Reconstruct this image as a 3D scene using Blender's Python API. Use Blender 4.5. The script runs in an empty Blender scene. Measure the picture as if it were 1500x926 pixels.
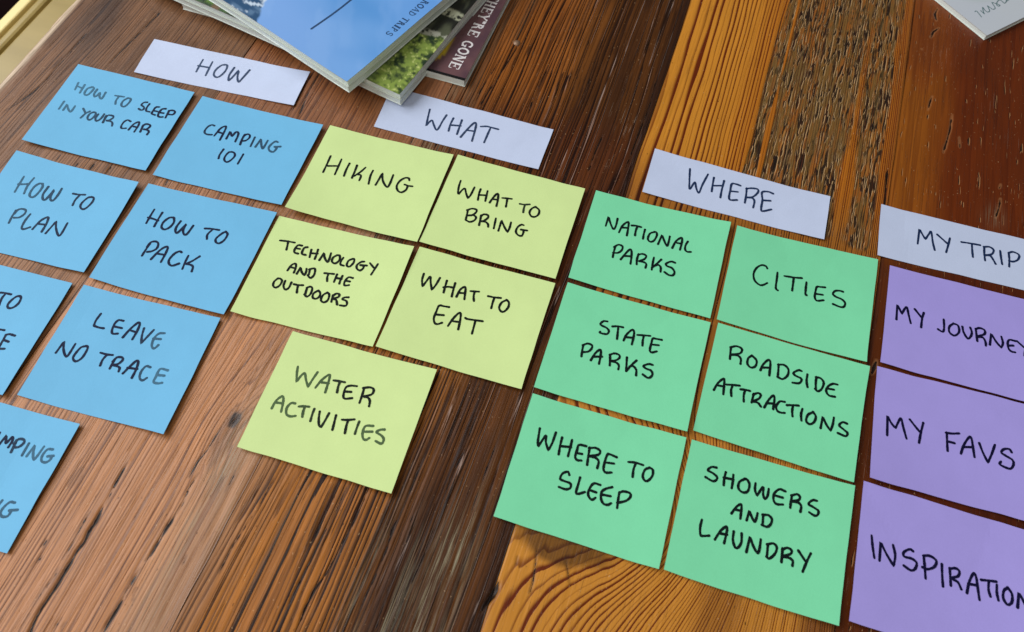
import bpy, math, random
import numpy as np
C = bpy.context.scene.collection
sc = bpy.context.scene
S = 0.5                      # camera height above the table top in metres
F, TX, RZ = 1168.12, 0.51228, 0.05271   # focal length in px of a 1500 px wide picture, tilt, roll
ZT = 0.74                    # table top height above the floor

# ---------------------------------------------------------------- camera
def axes():
    c, s = math.cos(TX), math.sin(TX); cr, sr = math.cos(RZ), math.sin(RZ)
    X = np.array([1, 0, 0.]); Y = np.array([0, c, s]); Z = np.array([0, -s, c])
    return cr*X+sr*Y, -sr*X+cr*Y, Z
AX, AY, AZ = axes()
from mathutils import Matrix
cam_d = bpy.data.cameras.new('camera'); cam = bpy.data.objects.new('camera', cam_d); C.objects.link(cam)
M = Matrix([[AX[0], AY[0], AZ[0], 0], [AX[1], AY[1], AZ[1], 0], [AX[2], AY[2], AZ[2], ZT+S], [0, 0, 0, 1]])
cam.matrix_world = M
cam_d.sensor_width = 36; cam_d.lens = F/1500*36; cam_d.clip_start = .01; cam_d.clip_end = 50
cam_d.dof.use_dof = True; cam_d.dof.focus_distance = 0.60; cam_d.dof.aperture_fstop = 10
sc.camera = cam

def up(px, z=0.0):
    """picture point -> point on the horizontal plane z metres above the table top (world x, y)"""
    p = np.atleast_2d(np.array(px, float))
    d = ((p[:, 0:1]-750)/F)*AX-((p[:, 1:2]-463)/F)*AY-AZ
    return d[:, :2]/-d[:, 2:3]*(S-z)

# ---------------------------------------------------------------- light
w = bpy.data.worlds.new('World'); sc.world = w; w.use_nodes = True
bg = w.node_tree.nodes['Background']; bg.inputs[0].default_value = (0.95, 0.96, 1.0, 1); bg.inputs[1].default_value = 0.10
def area(name, loc, target, sx, sy, power, col):
    l = bpy.data.lights.new(name, 'AREA'); l.shape = 'RECTANGLE'; l.size = sx; l.size_y = sy; l.energy = power; l.color = col
    o = bpy.data.objects.new(name, l); C.objects.link(o); o.location = loc
    import mathutils
    d = mathutils.Vector(target)-mathutils.Vector(loc)
    o.rotation_euler = d.to_track_quat('-Z', 'Y').to_euler()
    return o
area('window_light', (-2.25, 1.05, ZT+2.15), (-.1, .35, ZT), 2.9, 2.5, 121, (0.93, 0.96, 1.0))
area('room_light', (-0.35, -0.9, ZT+1.5), (0.1, .4, ZT), 1.3, 1.0, 11, (1.0, 0.93, 0.86))
sc.view_settings.view_transform = 'Standard'; sc.view_settings.look = 'None'
sc.view_settings.exposure = 0.0; sc.view_settings.gamma = 1; sc.view_settings.use_curve_mapping = False
sc.render.engine = 'CYCLES'

# ---------------------------------------------------------------- helpers
def lin(r, g, b):
    f = lambda c: c/12.92 if c <= .04045 else ((c+.055)/1.055)**2.4
    return (f(r/255), f(g/255), f(b/255))
def link_mesh(name, me, mat=None, parent=None):
    o = bpy.data.objects.new(name, me); C.objects.link(o)
    if mat is not None: me.materials.append(mat)
    if parent is not None: o.parent = parent
    return o
def tag(o, label=None, cat=None, group=None, kind=None):
    if label: o['label'] = label
    if cat: o['category'] = cat
    if group: o['group'] = group
    if kind: o['kind'] = kind
    return o
def empty(name, loc=(0, 0, 0)):
    o = bpy.data.objects.new(name, None); C.objects.link(o); o.location = loc; o.empty_display_size = .02
    return o
def from_np(name, V, Fq, smooth=False):
    me = bpy.data.meshes.new(name)
    V = np.asarray(V, np.float32); Fq = np.asarray(Fq, np.int32); k = Fq.shape[1]
    me.vertices.add(len(V)); me.vertices.foreach_set('co', V.ravel())
    me.loops.add(Fq.size); me.loops.foreach_set('vertex_index', Fq.ravel())
    me.polygons.add(len(Fq)); me.polygons.foreach_set('loop_start', np.arange(0, Fq.size, k, dtype=np.int32))
    me.update(calc_edges=True)
    me.polygons.foreach_set('use_smooth', np.full(len(Fq), bool(smooth)))
    return me
def grid_faces(nu, nv):
    i = np.arange(nu*nv).reshape(nu, nv)
    return np.stack([i[:-1, :-1], i[1:, :-1], i[1:, 1:], i[:-1, 1:]], -1).reshape(-1, 4)
def attr_f(me, name, a):
    at = me.attributes.new(name, 'FLOAT', 'POINT'); at.data.foreach_set('value', np.asarray(a, np.float32).ravel())
def attr_c(me, name, a):
    a = np.asarray(a, np.float32).reshape(-1, 3); a4 = np.c_[a, np.ones(len(a), np.float32)]
    at = me.attributes.new(name, 'FLOAT_COLOR', 'POINT'); at.data.foreach_set('color', a4.astype(np.float32).ravel())
# value noise
def _h(ix, iy, seed):
    n = (ix.astype(np.int64)*374761393+iy.astype(np.int64)*668265263+seed*2246822519) & 0xFFFFFFFF
    n = ((n ^ (n >> 13))*1274126177) & 0xFFFFFFFF
    n = n ^ (n >> 16)
    return (n & 0xFFFFFF)/float(0x1000000)
def vn(x, y, seed=0):
    ix = np.floor(x); iy = np.floor(y); fx = x-ix; fy = y-iy
    u = fx*fx*(3-2*fx); v = fy*fy*(3-2*fy)
    a = _h(ix, iy, seed); b = _h(ix+1, iy, seed); c = _h(ix, iy+1, seed); d = _h(ix+1, iy+1, seed)
    return (a*(1-u)+b*u)*(1-v)+(c*(1-u)+d*u)*v
def fbm(x, y, seed=0, o=3):
    r = 0; a = .5; t = 0
    for k in range(o): r = r+a*vn(x*2**k, y*2**k, seed+k*17); t += a; a *= .5
    return r/t
def ss(a, b, x):
    t = np.clip((x-a)/(b-a), 0, 1); return t*t*(3-2*t)

class NT:
    """small node-tree builder"""
    def __init__(s, name):
        s.m = bpy.data.materials.new(name); s.m.use_nodes = True; s.t = s.m.node_tree; s.n = s.t.nodes
        s.b = s.n['Principled BSDF']
    def set(s, sock, v):
        if hasattr(v, 'is_linked') or isinstance(v, bpy.types.NodeSocket): s.t.links.new(v, sock)
        else: sock.default_value = v
    def math(s, op, a, b=None, c=None, clamp=False):
        n = s.n.new('ShaderNodeMath'); n.operation = op; n.use_clamp = clamp
        for i, v in enumerate((a, b, c)):
            if v is not None: s.set(n.inputs[i], v)
        return n.outputs[0]
    def attr(s, name, out='Fac'):
        n = s.n.new('ShaderNodeAttribute'); n.attribute_name = name; return n.outputs[out]
    def coord(s, what='Object'):
        return s.n.new('ShaderNodeTexCoord').outputs[what]
    def map(s, vec, sc_=(1, 1, 1), loc=(0, 0, 0), rot=(0, 0, 0)):
        n = s.n.new('ShaderNodeMapping'); s.set(n.inputs[0], vec); n.inputs['Scale'].default_value = sc_
        n.inputs['Location'].default_value = loc; n.inputs['Rotation'].default_value = rot; return n.outputs[0]
    def noise(s, vec, scale=1, detail=2, rough=.5, dist=0):
        n = s.n.new('ShaderNodeTexNoise'); s.set(n.inputs['Vector'], vec); n.inputs['Scale'].default_value = scale
        n.inputs['Detail'].default_value = detail; n.inputs['Roughness'].default_value = rough; n.inputs['Distortion'].default_value = dist
        return n.outputs['Fac']
    def sstep(s, a, b, v):
        n = s.n.new('ShaderNodeMapRange'); n.interpolation_type = 'SMOOTHSTEP'
        s.set(n.inputs['Value'], v); s.set(n.inputs['From Min'], a); s.set(n.inputs['From Max'], b)
        return n.outputs[0]
    def mix(s, f, a, b, mode='MIX'):
        n = s.n.new('ShaderNodeMix'); n.data_type = 'RGBA'; n.blend_type = mode
        s.set(n.inputs[0], f)
        for i, v in ((6, a), (7, b)):
            if isinstance(v, tuple) and len(v) == 3: v = (*v, 1)
            s.set(n.inputs[i], v)
        return n.outputs[2]
    def bump(s, h, strength=.5, dist=.001, normal=None):
        n = s.n.new('ShaderNodeBump'); s.set(n.inputs['Height'], h); n.inputs['Strength'].default_value = strength
        n.inputs['Distance'].default_value = dist
        if normal is not None: s.t.links.new(normal, n.inputs['Normal'])
        return n.outputs[0]
    def out(s, **k):
        for a, v in k.items():
            a = a.replace('_', ' ')
            if isinstance(v, tuple) and len(v) == 3: v = (*v, 1)
            s.set(s.b.inputs[a], v)
        return s.m

# ================================================================ the table
# plank coordinates: u runs along the grain, v across it (metres)
GA = math.radians(74)
GU = np.array([math.cos(GA), math.sin(GA)]); GV = np.array([math.sin(GA), -math.cos(GA)])
def uv2xy(u, v): return u*GU[0]+v*GV[0], u*GU[1]+v*GV[1]
def px2uv(p):
    g = up(p); return np.stack([g@GU, g@GV], -1)
# cracks traced in the photograph: (points, width in mm, depth in mm)
CRACKS = [
 ([(150,742),(141,762),(132,775),(122,795),(112,808),(104,822),(92,842),(84,856),(76,868),(68,880),(60,892),(52,906),(44,926),(36,950)], 1.7, 1.6),
 ([(186,678),(178,692),(170,706),(164,718)], 1.3, 1.2), ([(164,718),(158,732),(150,742)], .5, .5),
 ([(131,750),(118,772),(104,800),(92,818)], .5, .5), ([(84,832),(80,846),(68,858),(58,872),(48,888)], .6, .6), ([(43,900),(34,914),(26,930)], .5, .5),
 ([(258,752),(248,768),(240,782)], 1.4, 1.2), ([(238,784),(230,798),(222,812),(214,820)], 1.6, 1.5), ([(204,834),(196,848),(186,864),(178,880),(170,894),(160,910),(150,930)], 1.3, 1.2),
 ([(258,752),(268,736),(276,716),(290,694)], .8, .8), ([(276,700),(290,676),(310,650),(326,622),(340,600)], .6, .6), ([(300,664),(314,640),(330,616)], .7, .7), ([(232,798),(240,780),(250,762)], .6, .6),
 ([(338,622),(346,614),(352,612)], 1.8, 1.4), ([(345,688),(338,706),(330,720)], .7, .6), ([(268,826),(272,814)], 1.4, .9), ([(200,862),(196,868),(194,880)], .8, .8),
 ([(78,926),(84,914),(90,906)], 1.0, .9), ([(88,928),(92,916),(96,912)], .9, .9), ([(62,800),(68,792)], 1.7, 1.0), ([(56,822),(60,816)], 1.5, 1.0),
 ([(127,48),(118,58),(106,72),(96,84),(84,96),(72,112),(60,124),(44,138),(24,152),(0,166)], .9, .9),
 ([(237,16),(222,30),(205,48),(190,62),(172,80),(152,102)], .9, .9), ([(205,-10),(230,22),(240,0)], .5, .3),
 ([(118,234),(108,246),(98,260)], .8, .7), ([(140,236),(130,250)], 1.6, 1.2), ([(164,240),(156,254)], 2.0, 1.6), ([(90,224),(82,236)], .6, .5),
 ([(469,105),(460,120),(450,138),(436,173)], 1.0, .9), ([(458,108),(445,125),(434,150),(424,170)], .8, .7), ([(610,192),(604,204),(600,214)], .9, .8),
 ([(640,208),(636,216)], 1.8, 1.1), ([(662,214),(656,226)], 1.0, .9), ([(760,65),(744,90),(730,112),(714,136),(702,156)], .9, .9), ([(736,80),(722,104),(704,132),(694,156)], .7, .7),
 ([(804,96),(792,120),(780,146),(772,172)], .9, .8), ([(870,40),(856,80),(840,130),(828,168)], .5, .5), ([(862,250),(872,222),(884,196)], 1.0, .9), ([(700,20),(690,44),(676,80)], .5, .5),
 ([(496,712),(484,740),(470,768),(458,796)], .9, .8), ([(510,705),(500,730),(488,756),(470,790),(455,822),(440,850),(430,870),(420,890)], .7, .7),
 ([(546,700),(532,735),(518,765),(500,798),(490,818),(478,840),(462,862),(448,888),(440,910),(432,930)], .9, .9),
 ([(620,668),(604,712),(590,742),(574,776),(566,806),(552,840),(538,868),(524,900),(512,930)], .8, .8), ([(610,740),(596,780),(586,810),(572,850),(560,890),(548,930)], .6, .5),
 ([(660,700),(640,760),(622,810),(600,860)], .5, .5), ([(700,600),(680,660),(660,700)], .6, .5), ([(400,700),(380,740),(340,800),(320,840)], .6, .5),
 ([(736,620),(722,662),(700,720),(690,750)], .6, .5), ([(880,60),(868,100),(856,140)], .4, .4), ([(960,120),(950,160),(930,210),(915,250)], .7, .6),
 ([(730,852),(727,862),(722,872),(714,882),(707,890),(706,898)], 2.6, 2.0), ([(758,815),(756,826)], 1.6, 1.2), ([(698,914),(694,922)], 1.2, .8),
 ([(786,806),(784,830),(781,852),(776,868)], .5, .5), ([(828,818),(832,840),(834,856)], .4, .4), ([(1374,12),(1370,20),(1372,30)], 1.4, 1.2), ([(1376,40),(1368,46),(1364,55)], 1.4, 1.2),
 ([(1366,140),(1362,152),(1359,162)], 1.1, 1), ([(1395,168),(1392,190),(1386,210),(1382,224)], 1.1, 1.), ([(1466,270),(1464,276)], 1.0, .7), ([(1458,320),(1463,306),(1466,290)], .6, .5),
 ([(1350,71),(1351,72)], 2.2, 1.8), ([(1284,528),(1281,538),(1277,548)], 2.6, 1.6), ([(1300,250),(1296,300),(1291,340)], 1.0, .8), ([(1405,200),(1406,216)], .6, .5),
 ([(440,386),(448,374)], 1., .7), ([(246,262),(240,274)], 1.8, 1.3), ([(1185,672),(1182,690)], 3.2, 1.5), ([(1110,350),(1106,362)], 1.2, .8),
]
NAILS = [(757, 63)]
def polydist(u, v, pts):
    best = np.full(u.shape, 9.); 
    for a, b in zip(pts[:-1], pts[1:]):
        d = b-a; L = d@d+1e-12
        t = np.clip(((u-a[0])*d[0]+(v-a[1])*d[1])/L, 0, 1)
        best = np.minimum(best, np.hypot(u-a[0]-t*d[0], v-a[1]-t*d[1]))
    return best
CR = []
for pts, wd, dp in CRACKS:
    p = px2uv(pts); CR.append((p, wd*.0005, dp*.001, p.min(0)-.006, p.max(0)+.006))
# plank joints (v at the joint) and the look of every plank
VJ = [-.559, -.380, -.198, -.0275, .172, .362, .56]
pa = [lin(176, 128, 96), lin(120, 78, 54)]
LOOK = [
 dict(e=lin(172, 120, 78), l=lin(98, 60, 34), f=380, con=.9, wear=.35, rough=.40, spec=.32),
 dict(e=lin(194, 130, 76), l=lin(108, 60, 30), f=330, con=.85, wear=.3, rough=.34, spec=.45),
 dict(e=lin(180, 112, 42), l=lin(38, 16, 6), f=340, con=1.35, wear=.5, rough=.32, spec=.18),
 dict(e=lin(216, 142, 46), l=lin(108, 40, 6), f=190, con=1.6, wear=.1, rough=.30, spec=.25),
 dict(e=lin(138, 66, 14), l=lin(92, 30, 6), f=60, con=.45, wear=.35, rough=.30, spec=.25),
 dict(e=lin(150, 84, 36), l=lin(100, 50, 20), f=200, con=.6, wear=.2, rough=.30, spec=.25)]
LOOK = [LOOK[0], LOOK[1], LOOK[2], LOOK[3], LOOK[4], LOOK[5]]
VJ_OFF = lambda u: 0.0

def wood_mat():
    n = NT('old_pine_planks')
    uv = n.coord('UV')
    ring, con, wear, wthr = n.attr('ring'), n.attr('con'), n.attr('wear'), n.attr('weather')
    ce, cl = n.attr('early', 'Color'), n.attr('late', 'Color')
    nz1 = n.noise(n.map(uv, (7, 700, 1)), 1, 3, .6)
    nz2 = n.noise(n.map(uv, (30, 2600, 1)), 1, 2, .6)
    nzb = n.noise(n.map(uv, (14, 60, 1)), 1, 3, .55, .5)
    nzc = n.noise(n.map(uv, (170, 170, 1)), 1, 3, .6)
    fib = n.attr('fib')
    rw = n.math('ADD', ring, n.math('MULTIPLY', n.math('MULTIPLY', n.math('SUBTRACT', nz1, .5), .30), fib))
    rf = n.math('FRACT', rw)
    rcell = n.n.new('ShaderNodeTexWhiteNoise'); rcell.noise_dimensions = '1D'; n.set(rcell.inputs['W'], n.math('FLOOR', rw))
    cellv = rcell.outputs['Value']
    lo = n.math('SUBTRACT', n.attr('lo'), n.math('MULTIPLY', cellv, .42))
    rise = n.sstep(lo, .93, rf)
    fall = n.math('SUBTRACT', 1.0, n.sstep(.94, 1.0, rf))
    late = n.math('MULTIPLY', rise, fall)
    late = n.math('MULTIPLY', late, n.math('ADD', .28, n.math('MULTIPLY', cellv, .85)))
    late = n.math('MULTIPLY', n.math('MULTIPLY', late, con), n.math('ADD', .55, n.math('MULTIPLY', nzb, .9)), clamp=True)
    col = n.mix(late, ce, cl)
    # fibres and blotches
    k = n.math('ADD', .40, n.math('MULTIPLY', nz1, .86)); k = n.math('MULTIPLY', k, n.math('ADD', .60, n.math('MULTIPLY', nz2, .84)))
    k = n.math('MULTIPLY', k, n.math('ADD', .66, n.math('MULTIPLY', nzb, .74)))
    k = n.math('ADD', n.math('MULTIPLY', n.math('SUBTRACT', k, .85), fib), .85)
    g = n.n.new('ShaderNodeCombineColor'); [n.set(g.inputs[i], k) for i in range(3)]
    col = n.mix(1.0, col, g.outputs[0], 'MULTIPLY')
    # pores: dark short streaks
    po = n.noise(n.map(uv, (26, 1500, 1), (3, 7, 0)), 1, 2, .5)
    pore = n.sstep(.63, .70, po)
    col = n.mix(n.math('MULTIPLY', pore, n.math('ADD', .22, n.math('MULTIPLY', wear, .7)), clamp=True), col, lin(44, 26, 16))
    # thin pale scratches along the grain
    sn = n.noise(n.map(uv, (22, 1700, 1), (11, 2, 0), (0, 0, .0)), 1, 2, .55)
    scr = n.math('MULTIPLY', n.sstep(.665, .70, sn), n.sstep(.52, .68, n.noise(n.map(uv, (10, 26, 1), (5, 5, 0)), 1, 2, .5)))
    col = n.mix(n.math('MULTIPLY', scr, wear, clamp=True), col, lin(196, 172, 148))
    # open grain lines running long and straight, light reflecting in them painted pale
    ln = n.noise(n.map(uv, (1.6, 210, 1), (2, 3, 0)), 1, 2, .5)
    lf = n.math('FRACT', n.math('ADD', n.math('MULTIPLY', ring, .37), n.math('MULTIPLY', ln, 1.3)))
    gate = n.sstep(.44, .56, n.noise(n.map(uv, (16, 130, 1), (8, 1, 0)), 1, 2, .5))
    w1 = n.math('MULTIPLY', n.sstep(.045, .06, lf), n.math('SUBTRACT', 1.0, n.sstep(.075, .09, lf)))
    w2 = n.math('MULTIPLY', n.sstep(.10, .13, lf), n.math('SUBTRACT', 1.0, n.sstep(.16, .22, lf)))
    openl = n.math('MULTIPLY', n.math('MULTIPLY', w2, gate), n.sstep(.25, .6, wear))
    col = n.mix(n.math('MULTIPLY', openl, .9, clamp=True), col, lin(26, 14, 8))
    col = n.mix(n.math('MULTIPLY', n.math('MULTIPLY', n.math('MULTIPLY', w1, gate), n.sstep(.5, .9, wear)), .62, clamp=True), col, lin(186, 160, 146))
    # small knocks across the grain
    kn = n.noise(n.map(uv, (420, 700, 1), (1, 1, 0)), 1, 1, .5)
    spk = n.sstep(.73, .77, kn)
    col = n.mix(n.math('MULTIPLY', spk, .5), col, lin(206, 168, 122))
    kn2 = n.noise(n.map(uv, (260, 800, 1), (9, 4, 0)), 1, 1, .5)
    dk = n.sstep(.765, .80, kn2)
    col = n.mix(n.math('MULTIPLY', dk, .75), col, lin(38, 20, 12))
    # rough, worm-eaten wood: grey-olive hollows, orange-brown ridges
    wh = n.attr('wh')
    wn = n.math('ADD', wh, n.math('MULTIPLY', n.math('SUBTRACT', n.noise(n.map(uv, (36, 900, 1)), 1, 3, .6), .5), .85))
    wcol = n.mix(n.sstep(.08, .38, wn), lin(38, 24, 10), lin(122, 88, 40))
    wcol = n.mix(n.sstep(.47, .64, wn), wcol, lin(150, 88, 28))
    wcol = n.mix(n.sstep(.80, .98, wn), wcol, lin(176, 128, 66))
    grey = n.noise(n.map(uv, (18, 60, 1), (4, 9, 0)), 1, 3, .6)
    wcol = n.mix(n.math('MULTIPLY', n.sstep(.46, .60, grey), .5), wcol, lin(106, 84, 44))
    # beetle slots: short, narrow, deep, a specular glint painted along one edge
    def slots(off, su, sv, th):
        q1 = n.noise(n.map(uv, (su, sv, 1), (0, off, 0)), 1, 2, .55, .55)
        return n.sstep(th, th+.035, q1)
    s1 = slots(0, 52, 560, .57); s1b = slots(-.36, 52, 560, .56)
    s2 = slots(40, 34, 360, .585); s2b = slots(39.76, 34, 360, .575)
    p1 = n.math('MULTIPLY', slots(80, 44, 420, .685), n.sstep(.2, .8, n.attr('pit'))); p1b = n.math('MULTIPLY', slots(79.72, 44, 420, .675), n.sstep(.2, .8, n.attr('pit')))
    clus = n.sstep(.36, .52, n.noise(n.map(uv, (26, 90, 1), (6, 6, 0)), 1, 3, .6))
    slot = n.math('MULTIPLY', n.math('MAXIMUM', s1, s2), clus); lip_glint = n.math('MULTIPLY', n.math('MULTIPLY', n.math('MAXIMUM', s1b, s2b), clus), n.math('SUBTRACT', 1.0, slot))
    wcol = n.mix(n.math('MULTIPLY', lip_glint, .8), wcol, lin(206, 168, 118))
    wcol = n.mix(n.math('MULTIPLY', slot, .93), wcol, lin(18, 10, 6))
    wcol = n.mix(n.math('MULTIPLY', late, .85, clamp=True), wcol, lin(70, 30, 8))
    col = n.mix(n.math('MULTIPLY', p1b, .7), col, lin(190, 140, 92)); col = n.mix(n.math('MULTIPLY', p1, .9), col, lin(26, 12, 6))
    wm = n.sstep(.28, .62, n.math('ADD', wthr, n.math('MULTIPLY', n.math('SUBTRACT', nz1, .5), .7)))
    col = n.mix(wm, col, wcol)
    # dark stains that belong to the wood, grey worn patches
    col = n.mix(n.math('MULTIPLY', n.attr('stain'), n.math('ADD', .5, n.math('MULTIPLY', nz1, .9)), clamp=True), col, lin(40, 22, 14))
    gf = n.noise(n.map(uv, (34, 1500, 1), (2, 8, 0)), 1, 2, .6); gp = n.math('MULTIPLY', n.math('MULTIPLY', n.attr('greyed'), 1.25), n.math('MULTIPLY', n.sstep(.44, .60, gf), n.sstep(.30, .50, nz2)), clamp=True)
    col = n.mix(gp, col, lin(150, 140, 112))
    # cracks
    cd = n.math('ADD', n.attr('crack'), n.math('MULTIPLY', n.math('SUBTRACT', nzc, .5), .0010))
    cin = n.math('SUBTRACT', 1.0, n.sstep(-.00006, .00012, cd))
    rim = n.math('MULTIPLY', n.math('SUBTRACT', 1.0, n.sstep(.0002, .0016, cd)), .35)
    rimc = n.mix(n.sstep(.4, .8, n.attr('pit')), lin(70, 44, 26), lin(176, 124, 80))
    col = n.mix(rim, col, rimc)
    col = n.mix(n.math('MULTIPLY', cin, .96), col, lin(24, 13, 8))
    h = n.math('SUBTRACT', n.math('MULTIPLY', nz1, .5), n.math('MULTIPLY', late, -.35))
    h = n.math('ADD', h, n.math('MULTIPLY', nz2, .30))
    h = n.math('SUBTRACT', h, n.math('MULTIPLY', pore, .5))
    h = n.math('SUBTRACT', h, n.math('MULTIPLY', cin, 2.0))
    h = n.math('SUBTRACT', h, n.math('MULTIPLY', dk, 1.2)); h = n.math('MULTIPLY', h, n.math('ADD', .35, n.math('MULTIPLY', fib, .65))); h = n.math('SUBTRACT', h, n.math('MULTIPLY', p1, 1.5))
    h = n.math('ADD', h, n.math('MULTIPLY', n.math('MULTIPLY', wn, wm), .8))
    h = n.math('SUBTRACT', h, n.math('MULTIPLY', n.math('MULTIPLY', slot, wm), 2.2))
    h = n.math('SUBTRACT', h, n.math('MULTIPLY', openl, 1.2))
    h = n.math('ADD', h, n.math('MULTIPLY', nzb, .8))
    ro = n.math('ADD', n.attr('gloss'), n.math('MULTIPLY', nzb, .14))
    ro = n.math('ADD', ro, n.math('MULTIPLY', wm, .22))
    n.out(Base_Color=col, Roughness=ro, Normal=n.bump(h, .8, .0005), IOR=1.5, Specular_IOR_Level=n.attr('spec'))
    return n.m
WOOD = wood_mat()

table = empty('wooden_table', (0, .35, 0))
tag(table, 'old varnished plank table top with worm-eaten and cracked wood under the coloured notes', 'table')

def ringfield(i, u, v, L):
    w1 = (fbm(u*2.2+i*9, v*9+i*3, 5+i, 3)-.5)*2
    w2 = (fbm(u*9+i*5, v*40, 50+i, 2)-.5)*2
    fr = v*L['f']+w1*L['f']*.014+w2*.6+(fbm(u*5+i, v*330, 150+i, 2)-.5)*1.5
    return fr
def plank(i, v0, v1, du, dv, u0, u1):
    L = LOOK[i]; g = .00018
    nu = int(round((u1-u0)/du))+1; nv = int(round((v1-v0-2*g)/dv))+1
    uu = np.linspace(u0, u1, nu); vv = np.linspace(v0+g, v1-g, nv)
    U, V = np.meshgrid(uu, vv, indexing='ij')
    # the joints waver a little
    def joint(v): return (vn(U*9, U*0+v*77, 91)-.5)*.0026+(vn(U*40, U*0+v*77, 94)-.5)*.0007 if v not in (VJ[0],) else (vn(U*30, U*0, 92)-.5)*.004+(vn(U*110, U*0, 93)-.5)*.002
    f = (V-v0)/(v1-v0); V = V+joint(v0)*(1-f)+joint(v1)*f
    e = np.ones(U.shape+(1,))*np.array(L['e']); l = np.ones(U.shape+(1,))*np.array(L['l'])
    ring = ringfield(i, U, V, L)
    con = L['con']*(.55+.9*fbm(U*5+i, V*70, 61+i, 3)); wear = np.full(U.shape, L['wear']); weather = np.zeros(U.shape); stain = np.zeros(U.shape); greyed = np.zeros(U.shape)
    wh = np.full(U.shape, .6); gl = np.full(U.shape, L['rough']); z = np.zeros(U.shape)
    def blend(a, c, m): return a*(1-m[..., None])+np.array(c)*m[..., None]
    tone = fbm(U*3+i, V*14, 33+i, 3)
    e = e*(.82+.36*tone[..., None]); l = l*(.85+.3*tone[..., None])
    nn = fbm(U*6, V*45, 71, 3)
    def at(x, y, r_u, r_v, p=1.):
        c = px2uv([(x, y)])[0]; q = ((U-c[0])/r_u)**2+((V-c[1])/r_v)**2
        return np.exp(-q)
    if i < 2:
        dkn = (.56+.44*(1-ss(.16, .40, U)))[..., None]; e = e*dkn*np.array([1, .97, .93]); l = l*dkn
    if i == 0:
        stain += .42*ss(.1, .8, at(150, 28, .05, .018)*(.4+nn))
        stain += .25*ss(.55, .7, fbm(U*12, V*60, 7, 3))
    if i == 1:
        # rows of wide pale latewood, dark bruise marks, knot by the yellow note
        fine = fbm(U*60, V*300, 5, 3); stain += .9*ss(.4, .6, at(344, 614, .008, .004)*(.4+fine))+.35*ss(.35, .6, at(332, 636, .028, .006)*(.3+fine*1.2))+.3*ss(.4, .6, at(110, 700, .010, .004)*(.3+1.2*fine))
        greyed += .22*at(300, 740, .05, .006)+.4*at(360, 640, .04, .012)
        kq = at(340, 625, .03, .018); ring = ring+kq*3.0
        kk = ss(-.245, -.205, V)
        e = blend(e, lin(168, 122, 84), kk*.7); con = con*(1-.35*kk); greyed += .3*kk*ss(.45, .6, nn)
        ed = ss(-.42, -.36, -V-.0)  # left side
        w_ = ss(.36, .40, U); e = blend(e, lin(150, 92, 52), w_*.8); l = blend(l, lin(92, 48, 26), w_*.8)
    if i == 2:
        # ridged orange grain at the left, dark red-brown with pale scratches and long painted glints at the right
        r = ss(-.130, -.085, V+(nn-.5)*.04)
        e = blend(e, lin(84, 46, 16), r*.92); l = blend(l, lin(30, 14, 8), r*.85); wear = wear+r*.5; con = con*(1-.3*r)
        e = blend(e, lin(168, 102, 50), (1-r)*.4*ss(.3, .7, nn))
        fg = fbm(U*9, V*260, 321, 3)-.5; lft = 1-ss(-.190, -.172, V+fg*.035); e = blend(e, lin(176, 122, 78), lft*.85); l = blend(l, lin(96, 60, 36), lft*.8); con = con*(1-.3*lft); greyed += .4*(1-ss(-.196, -.150, V+fg*.03))*ss(.4, .6, nn)
        q = ss(.02, .12, U); greyed += (at(640, 880, .05, .010)+.7*at(520, 905, .05, .006)+.55*at(560, 915, .05, .008)+.4*at(668, 790, .04, .008))*ss(.35, .6, fbm(U*14, V*220, 3, 2))
        stain += .5*at(560, 850, .06, .012)+.35*at(610, 800, .1, .006)+.4*ss(.62, .75, fbm(U*7, V*80, 13, 3))
        far = ss(.40, .50, U); e = blend(e, lin(142, 76, 26), far*.7*(1-r)); stain += .3*far*r*ss(.5, .7, nn)+.12*far*r; gap_shade = ss(.24, .28, U)*(1-ss(.44, .50, U)); e = blend(e, lin(96, 48, 20), gap_shade*.8); l = blend(l, lin(34, 14, 8), gap_shade*.8)  # dark wood, darkened further for the shade in the gaps between notes
        stain += .75*ss(.013, .002, -.0275-V)  # dark line beside the joint
    if i == 3:
        # swirl round a knot under the lower left green note
        c = px2uv([(893, 742)])[0]; q = ((U-c[0])/.048)**2+((V-c[1])/.070)**2
        sw = np.exp(-q); near = 1-ss(.26, .36, U)
        vp = V+.0275+(fbm(U*4, V*12, 8, 2)-.5)*.010+(fbm(U*14, V*30, 9, 2)-.5)*.0016-near*sw*.062
        vp = np.where(vp < 0, vp*.6, vp)
        ring = 100*vp+1500*vp*np.abs(vp)+(fbm(U*16, V*160, 12, 2)-.5)*.5
        stain += .75*ss(.3, .6, at(828, 796, .016, .040)*(.6+.6*nn))*near
        e = blend(e, lin(206, 140, 58), near*.5)
        # near, right side turns dark brown
        rb = np.maximum(ss(.145, .16, V+(nn-.5)*.02), .55*ss(.085, .098, V)*(1-ss(.112, .122, V)))*near
        e = blend(e, lin(120, 66, 28), rb*.8); l = blend(l, lin(70, 34, 16), rb*.8)
        # far left: bright orange with wide rings; then fine rings
        far = ss(.40, .46, U)
        e = blend(e, lin(176, 98, 20), ss(.02, .07, V)*far*.8)
        # mid (between notes): darker with dark lines
        mid = ss(.2, .28, U)*(1-ss(.4, .48, U)); e = blend(e, lin(150, 90, 34), mid*.8); l = blend(l, lin(46, 20, 8), mid*.8)
        # worm-eaten band
        vb = .060+.012*(U-.6)/.2
        fing = fbm(U*7, V*190, 77, 3)-.5; wz = ss(vb-.010, vb+.014, V+(nn-.5)*.02+fing*.055)*(1-ss(.155, .172, V+(nn-.5)*.008+fing*.02))*ss(.405, .425, U)
        keep = 1-.75*at(1235, 290, .06, .010)*1-.6*at(1262, 130, .14, .0055)
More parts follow.
